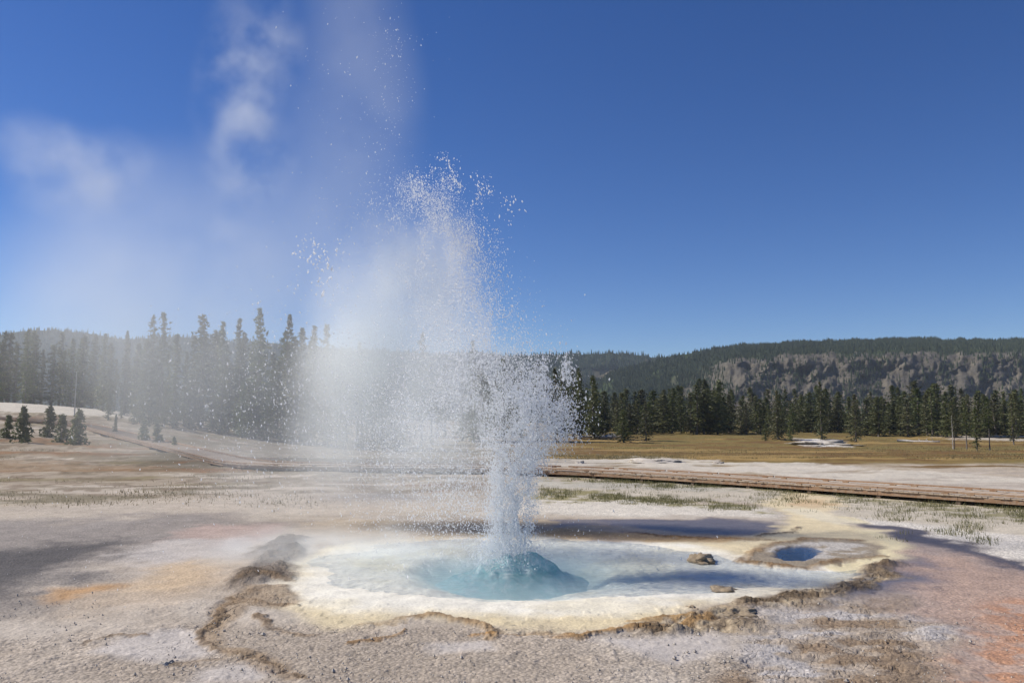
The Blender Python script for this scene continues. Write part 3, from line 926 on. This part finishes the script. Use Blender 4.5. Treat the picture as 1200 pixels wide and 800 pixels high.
# loose crumbs of sinter in the foreground
def pebbles():
    rg = np.random.default_rng(77); n = 4200
    V0 = np.array([(1, 0, 0), (-1, 0, 0), (0, 1, 0), (0, -1, 0), (0, 0, 1), (0, 0, -1)], float)
    F0 = np.array([(0, 2, 4), (2, 1, 4), (1, 3, 4), (3, 0, 4), (2, 0, 5), (1, 2, 5), (3, 1, 5), (0, 3, 5)])
    px = rg.uniform(-40, 1240, n); py = 690 + 125 * rg.random(n) ** .7
    keep = (py > 735) | (px < 260) | (px > 900)
    keep &= (noise(px * .02, py * .05, 5) + .35 * rg.normal(size=n)) > -.05
    px, py = px[keep], py[keep]; n = len(px)
    P = np.array([hit(a, b) for a, b in zip(px, py)]); s = rg.gamma(2.0, .0026, n) + .003
    V = P[:, None] + V0[None] * s[:, None, None] * rg.uniform(.6, 1.4, (n, 6, 3)) + np.array([0, 0, .008])
    V[..., 2] += .004
    Fc = F0[None] + (np.arange(n) * 6)[:, None, None]
    tag(link('gravel', mesh_np('gravel', V.reshape(-1, 3), Fc.reshape(-1, 3), False, [M_TAN])), 'loose crumbs of grey sinter strewn over the foreground crust', 'gravel', kind='stuff')


pebbles()

# ------------------------------------------------------------------ boardwalk
def plank_mat(name, c1, c2, c3):
    t = NT(name)
    isl = t.n('ShaderNodeNewGeometry').outputs['Random Per Island']; P = t.pos()
    g = t.noise(P, 9, 4, .7)
    c = t.mix(isl, c1, c2); c = t.mix(t.mr(g, .45, .75, 0, .7), c, c3)
    t.surf(t.n('ShaderNodeBsdfPrincipled', {'Base Color': c, 'Roughness': .8}).outputs[0])
    return t.m


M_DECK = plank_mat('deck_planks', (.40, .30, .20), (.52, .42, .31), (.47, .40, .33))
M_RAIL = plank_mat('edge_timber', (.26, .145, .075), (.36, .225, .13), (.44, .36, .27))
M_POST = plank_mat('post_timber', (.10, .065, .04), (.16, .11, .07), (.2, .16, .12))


def boardwalk():
    near = [(1290, 590.5), (1200, 584.5), (1000, 571.5), (860, 562), (740, 555), (650, 550), (540, 548), (400, 547), (265, 544), (215, 531), (150, 514), (85, 497), (0, 489), (-80, 487)]
    pts = np.array([hit(a, b, (.42 - .12) if a > 450 else (.32 if a > 266 else .26)) for a, b in near])
    e = pts[0] + (pts[0] - pts[2]) * 1.6; e[2] = pts[0][2]
    pts = np.vstack([e, pts])       # it goes on to the right beyond the photograph
    # smooth and resample every 0.15 m
    d = np.r_[0, np.cumsum(np.linalg.norm(np.diff(pts, axis=0), axis=1))]
    s = np.arange(0, d[-1], .15)
    C = np.stack([np.interp(s, d, pts[:, k]) for k in range(3)], 1)
    ker = np.hanning(81); ker /= ker.sum()
    Cp = np.pad(C, ((40, 40), (0, 0)), 'edge'); C = np.stack([np.convolve(Cp[:, k], ker, 'valid') for k in range(3)], 1)
    T = np.gradient(C, axis=0); T[:, 2] = 0; T /= np.linalg.norm(T, axis=1)[:, None]
    N = np.stack([T[:, 1], -T[:, 0], 0 * T[:, 0]], 1)          # away from the viewer
    N *= np.sign((N * C)[:, :2].sum(1))[:, None]
    Wd = 2.1
    root = empty('boardwalk', tuple(C[0])); o = np.array(C[0])
    tag(root, 'long low brown plank boardwalk bending behind the geyser and up the left slope', 'boardwalk')
    deck, curb, fas, post = MB(), MB(), MB(), MB()
    up = np.array([0, 0, 1.0]); rg = np.random.default_rng(9)
    for i in range(len(s)):
        c = C[i] + N[i] * Wd / 2 - o
        deck.box(c + up * (-.022 + rg.normal(0, .002)), T[i] * .07, N[i] * (Wd / 2 + rg.normal(0, .012)), up * .02)
    st = 16
    for i in range(0, len(s) - st, st):
        t = C[i + st] - C[i]; L = np.linalg.norm(t); t = t / L
        for off, sg in ((.06, 1), (Wd - .06, -1)):
            m = (C[i] + C[i + st]) / 2 + (N[i] + N[i + st]) / 2 * off - o
            curb.box(m + up * .060, t * (L / 2 - .012), N[i] * .045, up * .027)
            for e in (-.35, .35):
                curb.box(m + t * L * e + up * .0165, t * .1, N[i] * .043, up * .016)
            fas.box(m - up * .113, t * (L / 2 - .006), N[i] * .03, up * .066)
        for off in (.12, Wd - .12):
            post = MB()
            p = C[i] + N[i] * off - o
            zg = float(macro(C[i][0], C[i][1])) - .25 - o[2]
            zt = p[2] - .05
            post.box((p[0], p[1], (zg + zt) / 2), T[i] * .06, N[i] * .06, up * (zt - zg) / 2)
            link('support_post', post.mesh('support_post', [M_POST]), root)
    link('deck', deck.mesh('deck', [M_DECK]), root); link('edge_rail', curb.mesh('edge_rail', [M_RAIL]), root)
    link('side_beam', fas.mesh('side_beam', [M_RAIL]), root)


boardwalk()

# ------------------------------------------------------------------ grass
def grass_mat(name, c1, c2):
    t = NT(name); isl = t.n('ShaderNodeNewGeometry').outputs['Random Per Island']
    c = t.mix(isl, c1, c2)
    a = t.n('ShaderNodeBsdfPrincipled', {'Base Color': c, 'Roughness': .7}); b = t.n('ShaderNodeBsdfTranslucent', {'Color': c})
    t.surf(t.n('ShaderNodeMixShader', {0: .35, 1: a.outputs[0], 2: b.outputs[0]}).outputs[0])
    return t.m


def grass(name, label, P, hmin, hmax, wid, mat, per=14, spread=.12, seed=1):
    rg = np.random.default_rng(seed); n = len(P) * per
    base = np.repeat(P, per, 0) + np.c_[rg.normal(0, spread, (n, 2)), np.zeros(n)]
    h = rg.uniform(hmin, hmax, n) * np.repeat(rg.uniform(.6, 1.2, len(P)), per)
    a = rg.random(n) * 6.28; w = wid * rg.uniform(.6, 1.3, n)
    dx = np.c_[np.cos(a), np.sin(a), np.zeros(n)] * w[:, None]
    tip = base + np.c_[rg.normal(0, .3, n) * h, rg.normal(0, .3, n) * h, h]
    base[:, 2] -= .03
    V = np.stack([base - dx, base + dx, tip], 1).reshape(-1, 3)
    me = mesh_np(name, V, np.arange(3 * n).reshape(-1, 3), False, [mat])
    tag(link(name, me), label, 'grass', kind='stuff')


M_GRASS = grass_mat('green_grass', (.11, .12, .045), (.26, .235, .11))
M_OLIVE = grass_mat('olive_grass', (.20, .18, .105), (.34, .29, .19))
M_DRY = grass_mat('dry_grass', (.18, .145, .062), (.28, .23, .11))
g = []
for k in range(1500):
    px = random.uniform(655, 1230); a = (px - 650) / 550
    py = 553 + 36 * a + abs(random.gauss(0, 1)) * (4 + 9 * a)
    if noise(px * .03, py * .12, 9) + random.gauss(0, .3) > -.15: g.append(hit(px, py))
for k in range(420):
    px = random.uniform(630, 890); py = 577 + 16 * (px - 630) / 260 + random.gauss(0, 3.5)
    if noise(px * .05, py * .2, 19) > -.2: g.append(hit(px, py))
for k in range(260):
    px = random.uniform(1030, 1230); py = random.uniform(590, 632) + (px - 1030) * .06
    if noise(px * .04, py * .12, 29) > .1: g.append(hit(px, py))
grass('grass', 'green grass tufts along the foot of the boardwalk', np.array(g), .04, .15, .009, M_GRASS, 18, .14, 2)
g = []
while len(g) < 5200:
    Y = 1 / random.uniform(1 / 165, 1 / 58); u = random.uniform(.02, .72)
    if noise(u * Y * .1, Y * .25, 39) + random.gauss(0, .4) > -.2:
        g.append((u * Y, Y, float(macro(u * Y, Y)) + .0))
grass('meadow_grass', 'golden brown dry grass covering the meadow', np.array(g), .04, .15, .025, M_DRY, 10, .7, 3)
g = []
while len(g) < 800:
    px = random.uniform(-30, 560); py = random.uniform(515, 592)
    if noise(px * .012, py * .11, 49) + random.gauss(0, .22) > .22: g.append(hit(px, py))
grass('slope_grass', 'sparse olive grass patches on the pale left slope', np.array(g), .03, .11, .016, M_OLIVE, 12, .6, 4)

# ------------------------------------------------------------------ geyser
VENT = hit(600, 664)
GY = VENT[1]


def drop_mat(name, col, mixt=.45):
    t = NT(name)
    d = t.n('ShaderNodeBsdfPrincipled', {'Base Color': (*col, 1), 'Roughness': .12, 'IOR': 1.33, 'Specular IOR Level': 1.0})
    tr = t.n('ShaderNodeBsdfTranslucent', {'Color': (*col, 1)})
    a = t.n('ShaderNodeMixShader', {0: mixt, 1: d.outputs[0], 2: tr.outputs[0]})
    cl = t.n('ShaderNodeBsdfTransparent', {0: (.97, .985, 1, 1)})
    t.surf(t.n('ShaderNodeMixShader', {0: .3, 1: a.outputs[0], 2: cl.outputs[0]}).outputs[0])
    return t.m


M_DROP = drop_mat('water_drops', (.96, .975, .99), .6)
ICO = None


def drops_mesh(name, P, size, elong, mat, seed):
    rg = np.random.default_rng(seed)
    n = len(P)
    V0 = np.array([(1, 0, 0), (-1, 0, 0), (0, 1, 0), (0, -1, 0), (0, 0, 1), (0, 0, -1)], float)
    F0 = np.array([(0, 2, 4), (2, 1, 4), (1, 3, 4), (3, 0, 4), (2, 0, 5), (1, 2, 5), (3, 1, 5), (0, 3, 5)])
    a = rg.random(n) * 6.28
    q = V0[None] * rg.uniform(.65, 1.35, (n, 6, 1))
    q = q * np.stack([size, size, size * elong], 1)[:, None]
    tilt = rg.normal(0, .35, n)
    x = q[..., 0] + q[..., 2] * np.sin(tilt)[:, None]; z = q[..., 2] * np.cos(tilt)[:, None]
    V = np.stack([x, q[..., 1], z], -1) + P[:, None]
    Fc = F0[None] + (np.arange(n) * 6)[:, None, None]
    return mesh_np(name, V.reshape(-1, 3), Fc.reshape(-1, 3), True, [mat])


def stream(rg, path, n, smin, smax, ysig=1.0, skew=2.0, clump=0.0, left=1.0, trunc=9.0, rag=0.0):
    """drops scattered round a path of (x, y, half width) given as places of the photograph at the vent's depth"""
    path = np.array(path, float)
    d = np.r_[0, np.cumsum(np.hypot(*np.diff(path[:, :2], axis=0).T))]
    wgt = path[:, 3] if path.shape[1] > 3 else np.ones(len(path))
    s = rg.random(n * 3) * d[-1]
    s = s[rg.random(n * 3) < np.interp(s, d, wgt) / wgt.max()][:n]; n = len(s)
    cx, cy, w = (np.interp(s, d, path[:, k]) for k in range(3))
    ox = rg.normal(0, 1, n); ox = np.where(np.abs(ox) > trunc, ox * .5, ox) * w; ox = np.where(ox < 0, ox * left, ox * min(1, 1.6 / left) if left > 1 else ox); oy = rg.normal(0, 1, n) * w * .8
    px = cx + ox; py = cy + oy
    if rag:      # ropes of water: ragged edges and denser upright strands
        px = px + rag * (noise(py * .045, np.full(n, 3.3), 41) * 5 + noise(py * .13, ox / (w + 1) * 1.5, 42) * 4)
        m = noise(ox / (w + .1) * 2.3, s * .014, 43) + .6 * noise(ox / (w + .1) * 5, s * .03, 44) + rg.normal(0, .45, n) > -.55
        px, py, w = px[m], py[m], w[m]; n = len(px)
    if clump:
        m = noise(px * .06, py * .035, 91) + .5 * noise(px * .15, py * .1, 92) > rg.normal(0, .25, n) * 1 + clump - .5
        px, py, w = px[m], py[m], w[m]; n = len(px)
    k = GY / FPX
    Yo = rg.normal(0, 1, n) * w * k * ysig
    P = np.stack([(px - 600) * k, GY + Yo, np.zeros(n)], 1)
    for i, (a, b) in enumerate(zip(px, py)):
        dd = ray(a, b); P[i, 0] = dd[0] * GY / dd[1]; P[i, 2] = HC + dd[2] * GY / dd[1]
    size = smin + (smax - smin) * rg.random(n) ** (skew * 2)
    ok = P[:, 2] > .0
    return P[ok], size[ok]


def geyser():
    rg = np.random.default_rng(5)
    root = empty('geyser_fountain', (VENT[0], VENT[1], 0))
    tag(root, 'erupting geyser fountain of white spray bursting from a blue green boil', 'geyser')
    org = np.array([VENT[0], VENT[1], 0])

    def part(name, lst, el, seed):
        P = np.vstack([a for a, _ in lst]) - org; s = np.concatenate([b for _, b in lst])
        o = link(name, drops_mesh(name, P, s, rg.uniform(*el, len(s)), M_DROP, seed), root)
        o['kind'] = 'stuff'
        return o

    col = [stream(rg, [(598, 672, 27), (599, 642, 16), (600, 600, 13.5), (603, 560, 15), (609, 510, 21), (616, 470, 32)], 50000, .0035, .0105, .8, trunc=2.1, rag=1.0),
           stream(rg, [(585, 650, 12), (580, 590, 7), (586, 520, 8), (596, 470, 10)], 6000, .004, .010, .8),
           stream(rg, [(560, 668, 16), (596, 654, 22), (632, 666, 15)], 17000, .002, .0068, .9)]
    part('water_column', col, (1.2, 3.2), 1)
    spr = [
        stream(rg, [(604, 560, 13, .7), (612, 510, 19, 1), (624, 475, 25, 1.3), (642, 444, 19, 1), (656, 426, 8, .5)], 17000, .004, .017, 1, 1.8, .4, rag=1.0),
        stream(rg, [(625, 500, 28), (645, 480, 22), (660, 510, 12)], 3200, .004, .016, 1, 1.8, .3),
        stream(rg, [(596, 470, 26, .8), (566, 425, 30, 1), (545, 370, 28, 1), (528, 300, 25, 1), (510, 240, 19, .9), (499, 212, 11, .7)], 62000, .0025, .0082, 1.2, 2, .05, 1.5, rag=1.3),
        stream(rg, [(560, 470, 36), (510, 470, 45), (470, 500, 40)], 17000, .003, .010, 1.2, 2, .1),
        stream(rg, [(598, 550, 14), (586, 500, 24), (566, 450, 34), (545, 400, 40)], 9000, .003, .012, 1.2, 2, .35, rag=1.0),
        stream(rg, [(590, 430, 30), (560, 420, 40)], 5000, .003, .012, 1.2, 2),
        stream(rg, [(545, 400, 14), (552, 330, 12), (548, 270, 12)], 2600, .004, .011, 1),
        stream(rg, [(490, 212, 9), (520, 188, 7), (522, 205, 9), (545, 218, 9), (572, 226, 8)], 900, .004, .015, 1, 1.5, .1),
        stream(rg, [(560, 250, 18), (575, 300, 16), (590, 380, 18)], 240, .006, .017, 1, 1.5),
        stream(rg, [(596, 236, 6), (604, 250, 8)], 22, .008, .02, 1, 1),
        stream(rg, [(440, 240, 30), (400, 300, 40), (390, 360, 45)], 500, .004, .012, 1.5, 2),
        stream(rg, [(355, 285, 10), (375, 300, 12), (385, 330, 12), (380, 345, 10)], 90, .010, .026, 1, 1),
        stream(rg, [(400, 400, 55), (380, 480, 60), (400, 540, 50)], 5000, .003, .0125, 2, 2, .1),
        stream(rg, [(300, 420, 50), (280, 480, 50), (300, 530, 50)], 1100, .003, .013, 2, 1.8),
        stream(rg, [(470, 520, 40), (500, 580, 50), (520, 630, 40)], 5200, .004, .011, 1.5, 2),
        stream(rg, [(545, 540, 30), (550, 600, 25)], 3200, .004, .011, 1.5, 2),
        stream(rg, [(462, 20, 14), (460, 120, 14), (455, 190, 18)], 190, .004, .010, 1, 1.5),
        stream(rg, [(430, 20, 50), (400, 150, 55)], 120, .004, .010, 1, 1.5),
        stream(rg, [(330, 560, 100), (230, 620, 90), (120, 640, 60)], 300, .003, .010, 2, 2),
        stream(rg, [(520, 671, 12), (560, 681, 12), (615, 684, 14), (662, 673, 12)], 3600, .0025, .0075, .4, 2),
        stream(rg, [(440, 690, 60), (600, 688, 60), (720, 680, 60)], 1700, .004, .012, .4, 2),
    ]
    part('spray', spr, (1.0, 3.0), 2)

    # domed boil of water
    n, m = 96, 40; V = []; F4 = []
    for j in range(m + 1):
        q = j / m
        for i in range(n):
            a = 2 * math.pi * i / n
            V.append((math.cos(a) * q, math.sin(a) * q, 0))
    V = np.array(V); q = np.hypot(V[:, 0], V[:, 1]); ang = np.arctan2(V[:, 1], V[:, 0])
    r = 1.25 * (1 + .12 * np.sin(2 * ang + .5) + .08 * np.sin(5 * ang))
    X = V[:, 0] * r * 1.08 + .02; Y = V[:, 1] * r
    hgt = .54 * (.75 * np.exp(-(((X - .18) / .50) ** 2 + (Y / .6) ** 2)) + .5 * np.exp(-(((X + .28) / .42) ** 2 + (Y / .5) ** 2))) * np.clip(1 - q ** 4, 0, 1)
    hgt = hgt * (1 + .16 * fbm(X * 1.6, Y * 1.6, 900, 3)) + .02 * fbm(X * 5, Y * 5, 910, 3) * np.clip(1 - q, 0, 1)
    # an uneven surge: a main swell, two lesser ones and choppy waves that sink under the pool all round
    wv = fbm(X * 2.1, Y * 2.1, 900, 3); w2 = fbm(X * 5.5, Y * 5.5, 910, 3)
    zz = .27 * np.exp(-(((X - .16) / .42) ** 2 + (Y / .40) ** 2)) + .17 * np.exp(-(((X + .36) / .30) ** 2 + ((Y + .1) / .36) ** 2)) \
        + .11 * np.exp(-(((X - .62) / .20) ** 2 + ((Y + .15) / .25) ** 2))
    zz = zz * (1 + .55 * wv) + .035 * w2 * (zz > .01) - .035 - .9 * np.clip(q - .45, 0, 1) ** 1.7 + .05 * wv
    Vd = np.stack([X, Y, -.04 + zz], 1)
    for j in range(m):
        for i in range(n):
            F4.append((j * n + i, j * n + (i + 1) % n, (j + 1) * n + (i + 1) % n, (j + 1) * n + i))
    t = NT('boiling_water'); P = t.pos()
    f = t.noise(P, 5.5, 6, .7)
    foam = t.mr(f, .44, .64, 0, 1)
    c = t.mix(t.math('MULTIPLY', foam, .85), (.46, .70, .74), (.95, .96, .97))
    b = t.n('ShaderNodeBump', {'Height': t.noise(P, 9, 5, .7), 'Strength': .35, 'Distance': .05})
    s1 = t.n('ShaderNodeBsdfPrincipled', {'Base Color': c, 'Roughness': .15, 'IOR': 1.33, 'Normal': b.outputs[0]})
    s2 = t.n('ShaderNodeBsdfTranslucent', {'Color': c})
    t.surf(t.n('ShaderNodeMixShader', {0: .6, 1: s1.outputs[0], 2: s2.outputs[0]}).outputs[0])
    link('boil_dome', mesh_np('boil_dome', Vd, np.array(F4), True, [t.m]), root)


geyser()

# ------------------------------------------------------------------ steam
def steam_mat(name, dens, nscale, seed, lo, hi, edge0=1.0, edge1=.25, warp=.55, aniso=.2, col=(.955, .99, .985), detail=4, skew=None):
    """density from a soft ball in the object's own space, broken up by noise of real size"""
    t = NT(name)
    oc = t.n('ShaderNodeTexCoord').outputs['Object']
    P = t.n('ShaderNodeVectorMath', {0: t.pos(), 1: (seed * 13.1, seed * 7.7, seed * 3.3)}, operation='ADD').outputs[0]
    big = t.n('ShaderNodeTexNoise', {'Vector': P, 'Scale': nscale * .6, 'Detail': 2.0})
    off = t.n('ShaderNodeVectorMath', {0: t.n('ShaderNodeVectorMath', {0: big.outputs['Color'], 1: (.5, .5, .5)}, operation='SUBTRACT').outputs[0], 'Scale': warp * 2}, operation='SCALE').outputs[0]
    q = t.n('ShaderNodeVectorMath', {0: oc, 1: off}, operation='ADD').outputs[0]
    # stay within the mesh: fade by the true radius as well
    l1 = t.n('ShaderNodeVectorMath', {0: q}, operation='LENGTH').outputs['Value']
    l0 = t.n('ShaderNodeVectorMath', {0: oc}, operation='LENGTH').outputs['Value']
    fall = t.math('MULTIPLY', t.mr(l1, edge0, edge1, 0, 1, True), t.mr(l0, 1.0, .8, 0, 1, True))
    nz = t.noise(P, nscale, detail, .58)
    d = t.math('MULTIPLY', t.math('MULTIPLY', fall, t.mr(nz, lo, hi, 0, 1, True)), dens)
    t.vol(t.n('ShaderNodeVolumePrincipled', {'Color': (*col, 1), 'Density': d, 'Anisotropy': aniso}).outputs[0])
    return t.m


def steam(name, label, px, py, Y, rx, rz, ry, mat, lean=0.0, step=1.0):
    """ball of steam: centre at a place of the photograph and depth Y, half sizes in metres"""
    import bmesh
    bm = bmesh.new(); bmesh.ops.create_icosphere(bm, subdivisions=3, radius=1.0)
    me = bpy.data.meshes.new(name); bm.to_mesh(me); bm.free(); me.materials.append(mat)
    o = link(name, me, None, at(px, py, Y)); o.scale = (rx, ry, rz); o.rotation_euler = (0, lean, 0)
    mat.cycles.volume_step_rate = step if hasattr(mat, 'cycles') else 1
    return tag(o, label, 'steam', kind='stuff')


steam('steam_cloud', 'dense white steam billowing on the left flank of the fountain', 452, 412, 20.0, 2.8, 4.9, 1.8,
      steam_mat('dense_steam', 1.0, .5, 1, .22, .62, 1.0, .1, .35), R(15), .6)
steam('steam_veil', 'tall thin grey veil of steam rising above the fountain', 410, 150, 20.5, 2.4, 7.6, 1.9,
      steam_mat('veil_steam', .10, .35, 2, .25, .6, 1.0, .3, .3), R(0), 1.0)
steam('steam_plume', 'wispy curling column of steam left of the tall veil', 292, 120, 22, 1.9, 5.0, 1.4,
      steam_mat('plume_steam', .42, .80, 3, .37, .66, 1.0, .1, .6, detail=8), R(3), .35)
steam('steam_puff', 'round pale steam puff drifting in the sky at the far left', 85, 195, 30, 4.4, 2.6, 3.0,
      steam_mat('puff_steam', .19, .5, 4, .36, .66, 1.0, .1, .6, detail=8), R(14), .35)
steam('steam_drift', 'broad thin steam drifting low across the left forest', 215, 395, 52, 17, 15, 12,
      steam_mat('drift_steam', .056, .10, 5, .25, .62, 1.0, .2, .35), 0, 1.0)
steam('ground_steam', 'low white steam creeping over the left side of the pool', 400, 655, 15.5, 3.2, .85, 2.6,
      steam_mat('ground_steam', .8, .9, 6, .38, .62, 1.0, .1, .45), 0, .8)
steam('ground_steam', 'thin milky steam hanging over the flat left of the fountain', 400, 552, 21, 5.2, 1.7, 3.5,
      steam_mat('flat_steam', .16, .5, 9, .28, .66, 1.0, .1, .4), 0, .8)
steam('spray_mist', 'fine white mist filling the tall leaning spray', 528, 355, 15.1, .95, 2.8, .7,
      steam_mat('tall_mist', .34, 1.0, 8, .3, .6, 1.0, .1, .3), R(-17), .8)
steam('spray_mist', 'fine bluish mist wrapped round the spray column', 520, 490, 16.6, 1.9, 3.2, 1.2,
      steam_mat('mist', .5, .8, 7, .22, .62, 1.0, .15, .35), R(10), .8)

def haze():
    m = MB(); m.box((0, 1500, 72), (3600, 0, 0), (0, 1800, 0), (0, 0, 102))
    t = NT('haze_air')
    t.vol(t.n('ShaderNodeVolumePrincipled', {'Color': (.72, .84, 1, 1), 'Density': .00010, 'Anisotropy': .1}).outputs[0])
    tag(link('haze', m.mesh('haze', [t.m])), 'thin bluish air softening the distant hills', 'haze', kind='stuff')


haze()

# ------------------------------------------------------------------ light, sky, camera
SUN_EL, SUN_AZ = R(43), R(-76)          # azimuth clockwise from +Y (into the picture)
w = bpy.data.worlds.new('World'); S.world = w; w.use_nodes = True
nt = w.node_tree; bg = nt.nodes['Background']
sky = nt.nodes.new('ShaderNodeTexSky'); sky.sky_type = 'NISHITA'; sky.sun_disc = False
sky.sun_elevation = SUN_EL; sky.sun_rotation = SUN_AZ % (2 * math.pi)
sky.altitude = 2200; sky.air_density = 1.0; sky.dust_density = .42; sky.ozone_density = 3.0
hs = nt.nodes.new('ShaderNodeHueSaturation'); hs.inputs['Saturation'].default_value = 1.28; hs.inputs['Hue'].default_value = .514
nt.links.new(sky.outputs[0], hs.inputs['Color']); nt.links.new(hs.outputs[0], bg.inputs[0]); bg.inputs[1].default_value = .094

sd = bpy.data.lights.new('sun', 'SUN'); sd.energy = 4.9; sd.angle = R(.53); sd.color = (1, .94, .85)
so = bpy.data.objects.new('sun', sd); COL.objects.link(so)
from mathutils import Vector
dirv = Vector((math.sin(SUN_AZ) * math.cos(SUN_EL), math.cos(SUN_AZ) * math.cos(SUN_EL), math.sin(SUN_EL)))
so.rotation_euler = dirv.to_track_quat('Z', 'Y').to_euler(); so.location = (-30, 10, 40)

cd = bpy.data.cameras.new('camera'); cd.sensor_width = 36; cd.lens = 36 * FPX / 1200; cd.clip_end = 12000; cd.clip_start = .1
co = bpy.data.objects.new('camera', cd); COL.objects.link(co); co.location = (0, 0, HC)
co.rotation_euler = (R(90) + PITCH, 0, 0); S.camera = co

S.render.engine = 'CYCLES'
S.view_settings.view_transform = 'Standard'; S.view_settings.look = 'None'; S.view_settings.exposure = .12; S.view_settings.gamma = 1
S.cycles.use_denoising = True
try: S.cycles.denoiser = 'OPENIMAGEDENOISE'
except Exception: pass
S.cycles.max_bounces = 12; S.cycles.diffuse_bounces = 8; S.cycles.glossy_bounces = 3; S.cycles.transmission_bounces = 8
S.cycles.transparent_max_bounces = 24; S.cycles.volume_bounces = 4; S.cycles.volume_max_steps = 256
S.cycles.sample_clamp_indirect = 6
